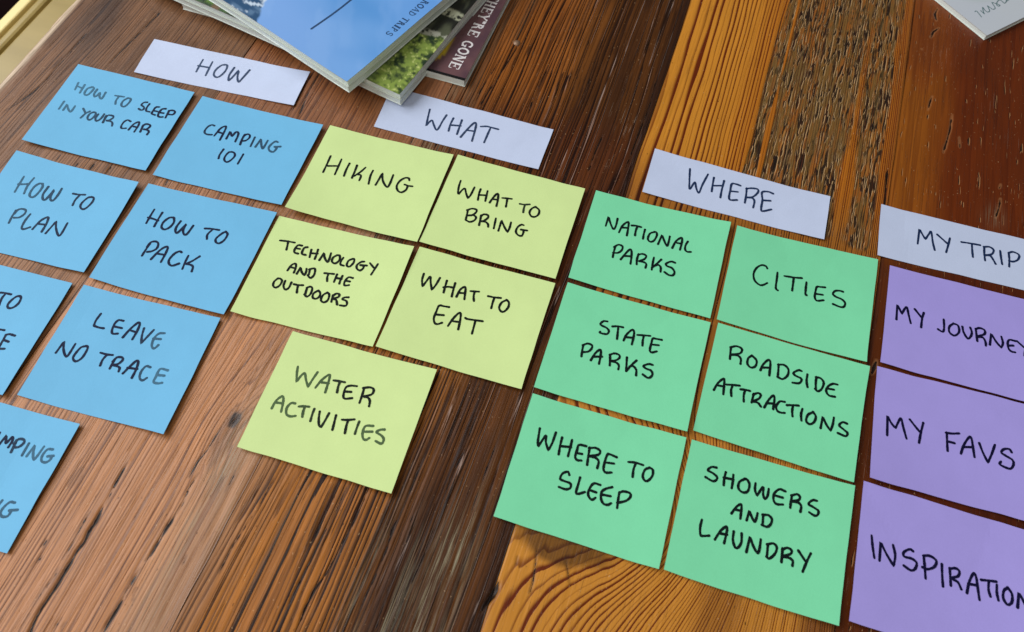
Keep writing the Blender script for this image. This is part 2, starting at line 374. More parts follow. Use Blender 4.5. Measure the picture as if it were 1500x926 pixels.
        weather = np.maximum(weather, wz*keep)
        fr = ss(.16, .17, V); e = blend(e, lin(158, 92, 30), fr*.8*far)
        # relief of the worm-eaten wood: short wavy gouges along the grain
        wv = (fbm(U*40, V*60, 201, 2)-.5)*.004
        a = fbm(U*30, (V+wv)*520, 211, 2); b = fbm(U*14+7, (V+wv*.6)*220+3, 231, 3); c2 = fbm(U*45, (V+wv)*800, 251, 2)
        rg = 1-np.abs(2*a-1)*1.6; gou = ss(.60, .88, rg)*ss(.34, .55, b)
        wh = np.clip(.20+.85*b-.75*gou+.35*(c2-.5), 0, 1)
        wh = np.where(weather > .01, wh, .6)
        z = z-weather*(.0006*(1-wh)+.0003)
        # a few pits outside the band
        stain += .0
    if i == 4:
        r = ss(.176, .225, V+(nn-.5)*.03)
        e = blend(e, lin(106, 42, 8), r*.9); l = blend(l, lin(74, 24, 4), r*.8)
        e = blend(e, lin(164, 94, 24), (1-r)*.8)
        m = ss(.52, .68, fbm(U*7, V*16, 17, 3)); e = blend(e, lin(134, 62, 20), m*.6)
        stain += .16*ss(.5, .7, fbm(U*10, V*22, 27, 3))
        near = 1-ss(.40, .45, U); e = blend(e, lin(80, 30, 10), near*.85); l = blend(l, lin(48, 20, 12), near*.7)
        greyed += .28*at(1456, 318, .012, .008)
    # cracks
    cd = np.full(U.shape, .01)
    for p, hw, dp, lo, hi in CR:
        m = (U > lo[0]) & (U < hi[0]) & (V > lo[1]) & (V < hi[1])
        if not m.any(): continue
        d = polydist(U[m], V[m], p)
        # taper at the tips
        t = np.clip(np.minimum(np.hypot(U[m]-p[0, 0], V[m]-p[0, 1]), np.hypot(U[m]-p[-1, 0], V[m]-p[-1, 1]))/.006, .25, 1)
        d = d+(fbm(U[m]*260, V[m]*420, 501, 2)-.5)*.0007*min(1, hw/.0004)+(fbm(U[m]*70, V[m]*90, 502, 2)-.5)*.0009
        cur = cd[m]; cd[m] = np.minimum(cur, d-hw*t)
        zz = z[m]; z[m] = np.minimum(zz, -dp*np.clip(1-(d-hw*.4)/(hw*1.3), 0, 1)*t)
    # random fine checks along the grain
    z = z-.00025*ss(.60, .75, fbm(U*16, V*300, 301+i, 2))*(.4+wear)
    z = z+(fbm(U*8, V*30, 401+i, 2)-.75)*.0003-.00005
    # rounded, worn edges of the plank
    dj = np.minimum(V-v0, v1-V); z = z-.0006*(1-ss(0, .0012, dj)); stain += .45*(1-ss(0, .0016, dj))*ss(.3, .6, nn)
    if i == 0:
        rim = V-VJ[0]  # splintery rim, paled also for the light it catches
        z = z-.003*(1-ss(0, .006, rim))
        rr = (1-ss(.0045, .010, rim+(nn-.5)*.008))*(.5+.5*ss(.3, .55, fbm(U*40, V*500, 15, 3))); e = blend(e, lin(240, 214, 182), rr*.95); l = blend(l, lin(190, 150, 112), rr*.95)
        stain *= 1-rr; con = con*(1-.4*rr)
    X, Y = uv2xy(U, V)
    # close the plank below: skirt all round
    T = np.stack([X, Y-.35, z+ZT], -1).reshape(-1, 3); n = len(T)
    idx = np.arange(n).reshape(nu, nv)
    loop = np.concatenate([idx[:, 0], idx[-1, 1:], idx[::-1, -1][1:], idx[0, ::-1][1:-1]])
    low = T[loop].copy(); low[:, 2] = ZT-.035
    VV = np.r_[T, low]; k = len(loop); j = np.arange(k); jn = (j+1) % k
    side = np.stack([loop[jn], loop[j], n+j, n+jn], -1)[:, ::-1]
    me = from_np('plank', VV, np.r_[grid_faces(nu, nv), side], True)
    r = lambda a: np.r_[a.ravel(), a.ravel()[loop]]
    attr_f(me, 'ring', r(ring)); attr_f(me, 'con', r(con)); attr_f(me, 'wear', r(wear)); attr_f(me, 'weather', r(weather))
    attr_f(me, 'stain', np.clip(r(stain), 0, 1)); attr_f(me, 'greyed', r(greyed)); attr_f(me, 'crack', r(cd)); attr_f(me, 'wh', r(wh)); attr_f(me, 'gloss', r(gl)); attr_f(me, 'fib', r(np.full(U.shape, [.9, .85, 1.1, .38, .42, 1][i]))); attr_f(me, 'pit', r(np.full(U.shape, [0., 0, .15, .25, 1., 0][i]))); attr_f(me, 'lo', r(np.full(U.shape, [.70, .66, .50, .72, .78, .7][i]))); attr_f(me, 'spec', r(np.full(U.shape, L['spec'])+.0))
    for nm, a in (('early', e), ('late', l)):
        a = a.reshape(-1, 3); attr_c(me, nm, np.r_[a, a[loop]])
    uvl = me.uv_layers.new(name='UVMap'); li = np.empty(len(me.loops), np.int32); me.loops.foreach_get('vertex_index', li)
    pu = np.c_[r(U), r(V)]; uvl.data.foreach_set('uv', pu[li].astype(np.float32).ravel())
    o = link_mesh('plank', me, WOOD, table)
    return o
RANGES = [(-.35, 1.0, .0030, .0010), (-.35, 1.0, .0022, .0009), (-.35, 1.0, .0026, .0009), (-.15, .86, .00125, .0006), (-.15, 1.0, .0026, .0010), (-.15, 1.0, .006, .004)]
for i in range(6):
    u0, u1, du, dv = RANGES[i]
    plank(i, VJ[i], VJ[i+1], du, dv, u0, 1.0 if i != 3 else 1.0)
# nail head set in the wood
nm_ = NT('dull_nail'); NAILM = nm_.out(Base_Color=lin(150, 118, 92), Roughness=.45, Metallic=.3)
for p in NAILS:
    c = up([p])[0]; a = np.linspace(0, 2*math.pi, 20, endpoint=False)
    V = [(c[0], c[1]-.35, ZT+.0007)]+[(c[0]+.0030*math.cos(t), c[1]-.35+.0030*math.sin(t), ZT+.0005) for t in a]+[(c[0]+.0032*math.cos(t), c[1]-.35+.0032*math.sin(t), ZT-.002) for t in a]
    Fc = [(0, 1+k, 1+(k+1) % 20) for k in range(20)]+[(1+k, 21+k, 21+(k+1) % 20) for k in range(20)]+[(1+k, 21+(k+1) % 20, 1+(k+1) % 20) for k in range(20)]
    link_mesh('nail_head', from_np('nail_head', V, Fc, True), NAILM, table)
# apron and legs under the top
def boxmesh(name, x0, x1, y0, y1, z0, z1, mat, parent=None, bev=.002):
    import bmesh
    bm = bmesh.new(); bmesh.ops.create_cube(bm, size=1)
    for v in bm.verts: v.co = ((x0+x1)/2+v.co.x*(x1-x0), (y0+y1)/2+v.co.y*(y1-y0), (z0+z1)/2+v.co.z*(z1-z0))
    bmesh.ops.bevel(bm, geom=list(bm.edges), offset=bev, segments=2, affect='EDGES', profile=.5)
    me = bpy.data.meshes.new(name); bm.to_mesh(me); bm.free()
    return link_mesh(name, me, mat, parent)

# handwriting traced from the photograph
# (note, ox, oy, scale, words)   '|' letters   '/' strokes   '*' sharp corner   '~f' painted sheen, dry ink
INK = [
('B1',75,110,7.5,[
 "~.75 298,85 262,160/368,108 315,195/288,122 345,148|~.72 438,135 398,150 368,190 368,215 400,218 440,185 468,148 452,132 432,138|~.65 505,158 472,205 475,235 500,228 535,195* 530,240 555,258 598,192",
 "~.55 702,225 740,232 800,240/745,235 712,280 705,318|~.45 838,255 790,285 770,325 785,348 820,338 862,295 873,262 845,254",
 "~.1 1056,300 1020,302 992,328 1020,355 1010,380 985,385 960,370|~.05 1080,318 1048,362 1045,395 1080,405|1190,352 1150,355 1118,395 1105,425 1140,440/1122,392 1168,402|1258,372 1220,375 1190,405 1172,445 1190,462 1225,462/1190,412 1235,420|1295,392 1255,470/1278,425 1305,392 1345,392 1360,408 1335,435 1280,432",
 "~.7 142,290 85,372|~.65 132,385 175,322* 185,370 210,405 232,385 262,340",
 "~.4 352,368 378,420/425,400 378,422 325,470|~.3 462,408 420,430 398,470 412,492 440,485 482,445 488,415 462,408|~.25 518,430 488,470 490,502 515,500 550,475 582,430|~.15 605,448 568,522/592,470 630,442 678,450 680,470 640,495 605,500 655,510 672,530 668,560",
 "~.05 872,510 840,495 800,515 770,560 775,585 822,585|850,602 900,545 945,520 968,520 955,560 912,625/890,562 940,575|1012,550 978,625/1000,565 1040,540 1085,550 1078,575 1040,598 1010,595 1055,605 1072,625 1052,655"]),
('B2',285,165,9.375,[
 "~.1 272,180 240,170 190,190 145,240 140,280 175,300 240,305|270,320 350,225 410,190 432,200 410,260 348,375/325,268 395,290|435,360 490,260* 500,290 515,325 560,275 595,270 598,310 558,400|690,305 655,360 625,440/668,330 720,298 758,310 750,350 700,385 650,390|~.15 828,340 768,465|~.3 835,472 915,362* 915,430 930,495 955,470 1005,385|~.4 1145,408 1110,398 1060,430 1018,480 1030,525 1080,540 1120,500 1130,470/1100,472 1180,468",
 "398,505 345,580 330,630|510,540 465,550 415,610 410,655 440,680 490,660 550,600 545,555 510,540|670,572 592,705"]),
('B3',0,250,9.26,[
 "~.5 325,80 250,205 200,290/462,100 375,205 325,312/250,185 330,185 395,180|~.45 580,180 530,178 460,225 405,310 410,355 460,355 530,290 578,215 570,180|~.25 655,220 585,320 580,385 610,398 660,350 735,260* 690,340 685,395 720,405 780,340 838,245",
 "~.1 990,312 1060,325 1155,328/1085,330 1020,400 985,470|~.05 1240,360 1190,370 1110,440 1090,495 1125,525 1180,500 1250,430 1272,375 1240,358",
 "~.3 215,540 165,620 120,710/195,590 240,535 300,520 350,540 330,590 260,635 190,640|~.2 412,590 340,680 295,770 320,795 408,768|~.1 440,795 540,690 620,640 655,640 630,720 565,830/530,725 620,735|~.05 620,850 700,760 762,690* 760,780 790,878 830,860 915,712"]),
('B4',200,295,8.42,[
 "220,100 165,190 120,270/318,140 262,230 218,310/140,200 200,215 268,240|455,200 400,205 330,260 308,320 345,348 410,320 460,260 462,205|545,245 490,320 480,375 510,385 615,280* 575,350 585,408 625,400 700,300",
 "842,335 930,340 1020,355/935,350 875,410 868,465|1105,372 1050,400 980,460 980,505 1020,518 1080,480 1122,410 1100,372",
 "165,525 115,595 68,670/130,565 170,510 230,495 268,520 250,580 190,615 130,625|178,715 270,620 340,570 385,565 360,640 300,750/250,645 340,660|555,630 530,618 470,645 405,715 400,770 440,795 525,768|640,670 600,750 565,835/778,680 690,735 615,770*/615,775 670,785 695,810 680,865"]),
('B5',0,410,7.717,[
 "8,145 60,150 125,165/65,155 20,210 -10,290|230,185 185,190 120,240 85,290 100,320 150,312 210,265 238,205 222,183",
 "-60,560 0,562 50,570|68,622 30,690 -8,755/70,622 110,615 168,632/42,680 95,700/-8,780 50,780"]),
('B6',70,450,7.716,[
 "600,75 545,150 520,210* 575,230 632,240|855,155 800,148 755,190 725,265 735,300 790,300/755,220 838,238|848,342 930,250 1015,180 1040,190 1010,270 955,365/930,262 1000,285|~.1 1088,240 1065,320 1055,410* 1120,340 1198,258|~.5 1322,295 1255,300 1200,355 1175,430 1190,465 1215,460 1248,430/1195,355 1275,362",
 "92,515 140,450 185,390* 178,480 205,558 240,530 312,415|430,440 370,460 295,550 290,595 325,612 390,570 445,480 448,445 425,440",
 "595,515 665,535 735,542/668,540 620,595 592,660|760,590 730,640 700,695/735,615 780,570 835,568 848,595 800,640 745,655 790,670 812,690 800,728|848,750 940,660 1000,608 1022,620 1000,700 950,800/900,685 1010,700|~.3 1160,680 1110,668 1055,730 1038,800 1070,828 1120,800|~.65 1355,715 1270,700 1220,790 1195,845 1240,862 1292,855/1245,768 1315,775"]),
('B7',0,620,6.178,[
 "~.1 -40,150 0,85|-5,190 60,110* 55,180 110,125 112,160 75,218|~.15 150,155 100,262/125,185 170,145 215,150 215,180 170,215 130,220|~.45 262,182 198,292|~.6 242,298 318,198* 300,270 305,330 335,300 398,212|~.55 478,238 430,238 385,290 375,340 410,355 450,335 470,300/430,300 482,296",
 "~.5 -30,760 20,700|~.5 135,720 90,715 35,760 5,810 20,845 70,840 105,790/85,790 158,785"]),
('Y1',460,215,9.375,[
 "228,128 180,235 125,350/378,172 330,280 285,382/190,265 310,265|488,230 445,310 410,402|590,258 555,350 520,430/708,285 640,345 550,405/590,380 640,390 640,420 620,465|810,328 775,400 748,512|845,525 890,450 940,365* 945,470 1000,555 1040,510 1088,388|1308,465 1300,435 1250,430 1180,470 1135,540 1150,605 1200,628 1260,595 1285,545/1245,520 1300,538 1350,545"]),
('Y2',660,255,9.257,[
 "138,90 115,160 100,250 110,272* 160,215 195,200 210,260 235,330* 275,280 325,180|408,205 385,270 370,352/502,230 485,300 470,368/385,285 490,290|530,388 570,330 620,275 645,275 640,350 620,438/570,340 640,350|700,325 760,330 830,338/770,335 760,390 750,445",
 "~.15 940,405 1000,415 1072,412/1010,418 995,460 985,520|1150,445 1100,470 1070,520 1090,570 1140,582 1190,550 1200,490 1150,445",
 "235,490 220,560 205,620/225,490 290,470 350,485 345,520 290,560 230,565*/240,562 310,560 345,590 320,630 260,650 205,625|415,560 400,630 385,695/410,575 450,548 505,560 505,595 450,635 410,640 470,650 505,680 508,718|615,600 600,670 585,740|648,770 670,700 692,630* 730,720 772,790* 800,730 820,655|990,695 960,688 910,720 885,780 910,825 960,840 985,800 990,760/955,755 1038,768"]),
('Y3',390,340,7.717,[
 "155,95 240,105 322,120/248,105 240,150 228,200|405,155 360,150 325,190 318,230 360,245/335,185 380,192|465,172 430,180 405,225 405,250 445,260|510,200 490,285/585,200 570,250 548,305/500,240 580,245|600,318 655,235* 660,290 690,340 710,310 732,240|800,262 755,290 742,335 780,355 825,320 830,270 800,262|872,290 850,320 838,365 878,382|975,305 930,325 910,375 940,392 985,350 995,310 975,303|1108,335 1070,340 1025,375 1025,415 1060,435 1095,410 1100,385/1065,375 1135,380|1172,352 1215,405/1262,362 1225,420 1185,482",
 "240,435 285,375 330,358 335,400 312,460/280,398 330,412|345,472 390,398* 400,450 430,488 450,450 455,415|495,420 480,480 470,490 500,520 540,485 552,425 530,412 485,425",
 "658,465 700,468 765,475/705,470 690,510 688,555|800,480 765,565/862,495 840,540 825,585/785,520 850,530|978,520 930,512 890,555 880,595 900,605 935,600/895,550 945,560",
 "130,525 90,560 78,605 105,628 150,605 178,555 160,528 130,525|215,550 195,610 215,650 255,630 285,570|312,590 360,600 415,602/360,602 350,645 345,685|460,635 440,700/455,630 500,618 520,640 500,700 460,730 430,705|580,665 535,695 525,740 560,755 600,730 610,690 590,662|690,685 640,715 618,770 650,795 695,770 712,710 690,683|755,715 735,790/750,725 790,698 825,705 815,735 760,755 790,770 800,820|930,738 885,740 862,760 905,780 912,815 890,835 830,828"]),
('Y4',610,390,8.42,[
 "92,92 70,170 75,250* 120,190 170,130 175,200 190,292* 240,230 290,145|375,180 355,250 335,325/478,210 455,290 435,375/335,262 390,255 450,265|492,378 540,290 590,258 605,275 600,330 590,410/540,330 600,335|665,308 720,312 772,315/718,315 705,370 708,428",
 "885,370 960,385 1040,393/962,388 940,450 922,520|1110,418 1050,450 1020,510 1040,555 1080,560 1130,510 1140,450 1110,415",
 "402,505 340,495 280,488 245,560 215,640 225,700 260,715 315,698/250,598 335,605|388,738 450,650 520,580 545,590 540,660 515,780/450,680 530,690|602,640 640,655 815,680/728,670 710,740 685,832"]),
('Y5',390,530,7.121,[
 "~.6 330,50 320,120 315,210* 360,150 400,120 415,190 435,262* 480,190 535,110|~.5 512,272 580,190 655,135 660,170 640,240 615,320/575,215 650,225|~.1 702,195 770,205 820,215/770,208 750,260 738,320|945,255 880,250 830,270 805,350 820,385 895,380/830,312 885,315|1020,280 1000,350 972,430/1010,275 1080,268 1120,290 1100,340 1010,365* 1060,375 1080,410 1072,465",
 "~.65 58,485 100,410 160,362 178,375 175,430 155,522/100,425 170,435|~.6 300,435 260,432 215,480 210,545 250,570 305,565|~.4 338,468 390,465 448,470/402,470 385,520 375,575|~.15 502,492 480,550 460,618|~.05 558,520 548,590 550,660 570,682* 610,620 655,538|728,560 710,630 690,710|788,605 850,608 920,602/855,608 835,670 820,745|~.2 970,625 945,690 925,752|~.6 1115,670 1035,672 1005,740 1010,800 1040,815 1075,795/1020,730 1105,730|~.6 1232,708 1190,710 1150,735 1200,770 1225,810 1200,855 1140,828"]),
('G1',870,305,8.42,[
 "145,220 180,105* 205,190 240,258 270,220 292,130|308,300 350,220 410,172 428,185 420,260 405,338/345,240 420,245|465,215 520,218 580,235/535,225 515,280 505,338|630,265 615,320 605,378|745,295 690,315 665,380 695,415 740,400 775,340 770,300 745,292|790,445 840,330* 865,400 900,468 920,420 935,350|965,492 1010,410 1070,368 1088,380 1080,440 1060,515/1000,425 1075,440|1158,412 1130,460 1125,510 1150,538 1195,540",
 "265,470 245,540 232,605/250,480 300,452 350,470 345,515 300,550 235,552|330,632 390,560 440,512 462,525 462,600 450,688/375,590 460,595|550,565 530,630 525,695/545,575 600,565 645,590 620,630 545,655* 610,665 645,690 635,738|740,608 725,680 712,760/830,635 770,690 715,735*/740,715 790,700 822,730 820,788|1000,675 950,660 890,685 900,715 960,740 992,790 970,830 920,825 870,790"]),
('G2',1090,380,9.375,[
 "318,125 300,95 240,80 170,120 130,200 145,290 210,350 260,352 318,325|458,180 450,260 435,370 440,410 460,425|552,230 620,240 700,252 790,258/680,255 670,340 658,430|855,315 845,400 840,480 855,492|1112,385 1050,380 1000,378 980,440 970,520 1000,568 1090,562/990,475 1080,488|1355,445 1310,432 1250,435 1218,475 1260,515 1340,550 1385,600 1370,650 1320,655 1220,615"]),
('G3',840,460,9.257,[
 "460,102 410,98 365,135 390,160 450,190 480,230 460,270 410,270 360,255 362,240|528,170 600,168 672,182/608,172 600,250 590,340|678,362 720,280 790,218 820,240 815,310 790,415/700,315 810,325|865,285 950,290 1042,298/955,292 940,360 935,430|1195,352 1120,338 1075,335 1055,400 1035,490 1060,522 1130,508/1055,415 1155,425",
 "135,420 120,490 108,575/125,425 190,402 250,425 245,470 200,510 125,518|235,628 290,540 350,488 372,500 365,580 345,678/270,580 385,580|495,550 495,620 490,700/488,555 560,535 622,560 620,600 570,630 500,640 580,660 615,700 608,752|725,590 720,670 715,775*/855,632 790,690 720,770/760,712 810,710 850,760 848,832|1072,692 1020,680 950,705 980,740 1050,770 1070,820 1040,860 1000,865 940,822"]),
('G4',1040,500,6.171,[
 "190,55 185,100 180,160/185,55 240,45 288,70 270,110 190,122 250,130 278,160 275,205|378,130 345,155 338,205 370,238 410,225 420,175 378,128|455,262 480,210 525,170 545,195 535,310/470,238 540,240|620,210 618,260 612,325/615,212 670,215 708,255 700,310 655,342 610,322|828,270 800,262 755,285 770,310 820,335 825,360 800,380 745,375|880,300 872,360 880,415|962,322 955,370 955,440/958,325 1000,335 1028,375 1010,430 975,452 948,430|1152,392 1110,385 1065,410 1050,450 1075,490 1128,502/1065,428 1120,438",
 "35,440 70,380 120,340 130,360 120,480/65,398 128,410|150,392 200,395 268,402/205,398 190,440 192,495|275,435 320,440 360,450/318,442 305,490 305,545|395,475 375,555/390,485 430,468 458,485 440,520 385,545 430,555 460,592|490,598 530,530 570,492 582,520 570,615/515,560 580,565|675,548 630,545 598,590 610,630 640,645 675,648|695,578 750,578 800,582/750,580 742,630 745,680|835,610 822,660 825,718|935,640 885,665 868,720 900,750 940,730 955,680 930,640|1000,785 1020,680* 1050,750 1090,810* 1110,750 1120,690|1238,745 1200,732 1168,760 1210,800 1242,830 1225,858 1155,830"]),
('G5',775,620,7.121,[
 "112,55 100,130 90,210 95,242* 130,190 175,130 175,200 200,282* 240,210 280,98|345,150 325,230 308,325/448,175 430,250 405,345/325,240 435,250|595,240 520,228 500,280 480,350 500,385 545,390/500,312 552,322|632,255 620,330 605,435/625,262 690,258 740,290 720,330 625,345 690,360 725,400 710,470|912,355 840,325 815,330 790,400 775,480 800,515 860,515/790,410 885,422",
 "1035,405 1110,412 1190,438/1115,415 1090,480 1080,560|1258,465 1210,485 1185,550 1205,598 1240,600 1285,550 1290,490 1255,462",
 "420,540 405,508 350,525 325,580 370,605 430,630 430,675 380,690 310,665|532,568 515,630 490,720 510,738 582,718|742,645 680,628 640,665 615,730 630,780 660,798 692,778/635,700 698,722|865,668 800,685 755,720 750,790 775,840 820,852 855,835/760,745 850,762|942,720 930,790 918,885/938,730 980,712 1050,730 1055,770 1010,810 920,832"]),
('G6',1015,675,5.445,[
 "188,55 150,50 120,75 160,100 192,130 185,155 155,162 100,130|262,92 250,140 245,195/322,112 318,165 308,220/245,135 320,150|415,145 370,170 362,220 395,252 435,245 450,190 430,150 410,145|500,178 495,230 510,280* 560,210 560,270 575,305 595,280 605,225|738,245 690,228 650,260 642,310 665,345 718,350/655,278 715,295|790,275 780,330 775,375/785,278 830,268 852,290 840,315 785,325 840,335 862,365 855,408|990,320 955,315 922,345 960,370 1000,400 995,430 970,438 928,412",
 "308,420 345,370 380,348 388,370 378,462/340,390 385,400|428,475 450,398* 465,440 490,488 505,460 515,420|560,430 555,510/555,432 600,435 628,465 620,505 590,528 548,512",
 "72,470 58,530 60,590 80,600 130,598|175,628 220,560 265,525 272,550 260,610 248,658/215,580 270,590|325,565 318,630 335,690 360,692 385,650 388,580|425,728 455,605* 480,680 515,738 530,700 540,628|598,670 590,765/592,668 640,660 668,690 655,740 610,780 585,765|715,700 705,808/712,710 750,695 785,715 775,745 710,765 765,775 795,800 792,838|840,718 895,800/940,740 910,800 875,885"]),
('P1',1300,440,7.5,[
 "98,210 108,48* 135,100 158,150* 185,100 212,75 230,150 255,252|300,98 370,185/398,138 380,200 368,298",
 "618,210 622,280 618,330 600,345 555,318|725,255 680,290 680,350 735,388 785,350 775,280 725,255|822,290 835,350 880,420 915,395 925,350 908,300|968,315 975,370 985,448/965,318 1010,305 1065,330 1060,375 980,398 1045,410 1075,460 1078,500|1125,488 1140,365* 1190,450 1250,522* 1268,470 1250,398|1405,448 1340,435 1320,470 1330,530 1360,562 1402,572/1325,498 1380,498|1422,450 1500,520/1560,470 1515,540 1505,610"]),
('P2',1290,600,7.143,[
 "68,268 72,65* 110,140 155,195* 190,120 215,95 235,180 270,305|305,105 360,175 405,230/445,140 420,240 400,348",
 "692,242 695,340 700,432/682,243 750,252 820,250/705,335 770,352|838,462 870,370 925,290 950,310 965,400 980,498/860,392 955,395|1032,352 1070,450 1122,555* 1160,470 1195,370|1370,448 1345,415 1290,415 1262,450 1310,485 1380,530 1388,580 1355,620 1280,595 1245,570 1258,545"]),
('P3',1265,770,6.383,[
 "75,92 85,200 100,302|148,328 160,155* 210,260 280,378* 295,280 275,182|462,240 430,222 375,250 380,290 450,310 495,350 480,405 440,418 375,375|560,280 570,380 578,495/555,282 620,285 678,330 660,385 600,408 548,390|732,362 735,470 742,568|805,400 810,480 815,560/802,405 860,400 895,430 880,475 820,490 880,530 912,595|965,630 985,530 1025,450 1050,480 1065,580 1082,695/980,545 1060,560|1100,508 1170,515 1240,525/1170,518 1168,600 1185,662|1245,555 1245,630 1260,700|1345,582 1310,610 1305,680 1345,740 1385,715 1385,640 1345,580|1438,765 1450,628* 1490,700 1540,800* 1550,650|1620,690 1580,720 1620,770 1660,810 1640,860 1580,850"]),
('W1',200,0,7.41,[
 "~.3 722,648 680,720 648,780/825,672 780,760 750,820/668,715 790,735|~.3 965,705 920,712 860,760 838,810 865,840 910,825 965,770 985,715 960,702|~.25 1062,735 1010,810 998,855 1010,870 1110,765* 1095,840 1108,890 1150,850 1228,762"]),
('W2',600,145,9.375,[
 "~.15 278,145 255,240 228,370* 270,320 310,295 330,350 365,425 400,400 450,310 508,222|~.15 602,265 560,350 535,440/718,292 690,370 650,485/560,360 700,370|~.15 700,525 790,420 880,335 912,340 900,420 855,580/790,430 890,445|~.15 975,380 1060,378 1130,395 1218,418/1110,400 1070,490 1022,600"]),
('W3',1000,240,10.714,[
 "~.05 115,80 108,220 105,380 125,390* 160,330 195,290 210,370 235,440 262,445 310,330 398,165|~.05 490,218 470,330 455,435/650,268 615,400 590,530/470,345 630,345|~.05 905,345 840,322 770,318 745,420 725,530 750,570 850,570/750,430 865,442|~.05 1005,385 995,490 975,612/995,392 1080,385 1175,400 1180,450 1100,520 995,530 1090,540 1125,590 1105,690|~.05 1418,470 1340,440 1245,450 1250,570 1230,700 1250,745 1390,718/1250,575 1375,582"]),
('W4',1330,325,8.824,[
 "125,285 148,95* 185,160 225,225* 270,160 300,130 320,260 345,365|378,165 440,220 512,285/542,212 520,300 492,395",
 "692,262 780,275 932,302/825,285 830,370 838,455|985,325 985,410 995,500/980,325 1050,325 1105,365 1080,420 990,435 1060,440 1105,500 1130,545|1190,375 1200,460 1215,550|1302,400 1310,490 1308,580/1298,402 1360,390 1435,430 1420,490 1360,515 1305,505"]),
]

for gx, gy in ((-.40, -.95), (.42, -.95), (-.40, .62), (.42, .62)):
    x, y = uv2xy(.33+(gy+.17)*.62, gx*.95); x0, y0 = x, y-.35
    boxmesh('leg', x0-.035, x0+.035, y0-.035, y0+.035, 0, ZT-.036, WOOD, table)

# ================================================================ coloured paper notes
# corner pixels in the photograph: top left, top right, bottom right, bottom left
QUADS = {
'B1': [(114.7,93.9),(285,135),(213.2,249.7),(31.9,204.3)], 'B2': [(296.9,140.6),(473.3,182.7),(412,300.1),(223.5,256.1)],
'B3': [(24.3,220.2),(203,266.7),(122,399.2),(-70.5,351.5)], 'B4': [(217.3,268.8),(405.8,311.2),(327.7,460.4),(130.1,406.5)],
'B5': [(-90,365),(106,414.8),(2.7,579.2),(-208,519)], 'B6': [(122.8,417),(323.1,465.6),(239.4,635.9),(24.3,578.9)],
'B7': [(-95,563),(117.1,621),(9.4,811.3),(-222,742)],
'Y1': [(483.5,183.5),(664.4,226.4),(610.9,354.1),(417.4,302.8)], 'Y2': [(670.7,226.5),(857,276.4),(813.2,408.6),(614,353.8)],
'Y3': [(409.3,316),(606.9,360.6),(546.2,507.4),(337.2,455.8)], 'Y4': [(614.8,361.2),(813.2,415.1),(763.7,570),(550.5,506.9)],
'Y5': [(429,485),(639.8,541.4),(573.4,722.8),(347.5,654.2)],
'G1': [(873.4,278.5),(1070.6,325.5),(1040.6,466.1),(832.1,406.7)], 'G2': [(1079.5,330.6),(1286.5,379.8),(1269.9,530.1),(1050.5,467.2)],
'G3': [(831.4,413.7),(1041.4,472),(1006.6,632.1),(782.3,566.8)], 'G4': [(1052.6,472.1),(1274.2,536.6),(1250.9,706.4),(1015.4,630.3)],
'G5': [(780.2,576.2),(1005.3,641),(964.8,834),(722.9,756.2)], 'G6': [(1013.4,643.8),(1252.8,711.2),(1228.9,917.1),(972.1,834.6)],
'P1': [(1304,388.5),(1519,443),(1519,592),(1289.5,530.4)], 'P2': [(1285,536.3),(1520,596),(1524,768),(1274.5,699.2)],
'P3': [(1265.3,704.3),(1527,782.5),(1535,1000),(1244,909.3)],
'W1': [(225.9,57.2),(453.9,105.3),(430.4,154.1),(196.2,105.5)], 'W2': [(574,126.5),(810.7,189.7),(789,247.5),(547.8,185.2)],
'W3': [(959.4,217.5),(1216.3,287.7),(1207.7,350.3),(940.5,281)], 'W4': [(1290.8,299.1),(1556,362),(1560,438.5),(1285.7,373.3)]}
COL = {'B': lin(108, 183, 223), 'Y': lin(212, 234, 156), 'G': lin(128, 224, 171), 'P': lin(170, 157, 228), 'W': lin(200, 211, 236)}
WORD = {'B': 'blue', 'Y': 'yellow-green', 'G': 'green', 'P': 'purple', 'W': 'white'}
LABEL = {
'B1': 'pale blue paper note reading HOW TO SLEEP IN YOUR CAR, nearest the table edge', 'B2': 'blue paper note reading CAMPING 101 below the white HOW strip',
'B3': 'blue paper note reading HOW TO PLAN, running out of the photo at left', 'B4': 'blue paper note reading HOW TO PACK',
'B5': 'blue paper note mostly out of the photo at left, ends in TO and E', 'B6': 'blue paper note reading LEAVE NO TRACE on the bare brown planks',
'B7': 'lowest blue note, cut off at left, its first line ending in MPING',
'Y1': 'yellow-green paper note reading HIKING', 'Y2': 'yellow-green paper note reading WHAT TO BRING', 'Y3': 'yellow-green paper note reading TECHNOLOGY AND THE OUTDOORS in three lines',
'Y4': 'yellow-green paper note reading WHAT TO EAT', 'Y5': 'yellow-green paper note reading WATER ACTIVITIES, set apart below the others',
'G1': 'green paper note reading NATIONAL PARKS', 'G2': 'green paper note reading CITIES below the white WHERE strip', 'G3': 'green paper note reading STATE PARKS',
'G4': 'green paper note reading ROADSIDE ATTRACTIONS', 'G5': 'green paper note reading WHERE TO SLEEP', 'G6': 'green paper note reading SHOWERS AND LAUNDRY at the bottom of the photo',
'P1': 'purple paper note reading MY JOURNEY below the white MY TRIP strip', 'P2': 'purple paper note reading MY FAVS', 'P3': 'purple paper note reading INSPIRATION in the lower right corner',
'W1': 'white paper strip reading HOW above the blue notes', 'W2': 'white paper strip reading WHAT, its corner under the magazine stack', 'W3': 'white paper strip reading WHERE above the green notes',
'W4': 'white paper strip reading MY TRIP above the purple notes'}

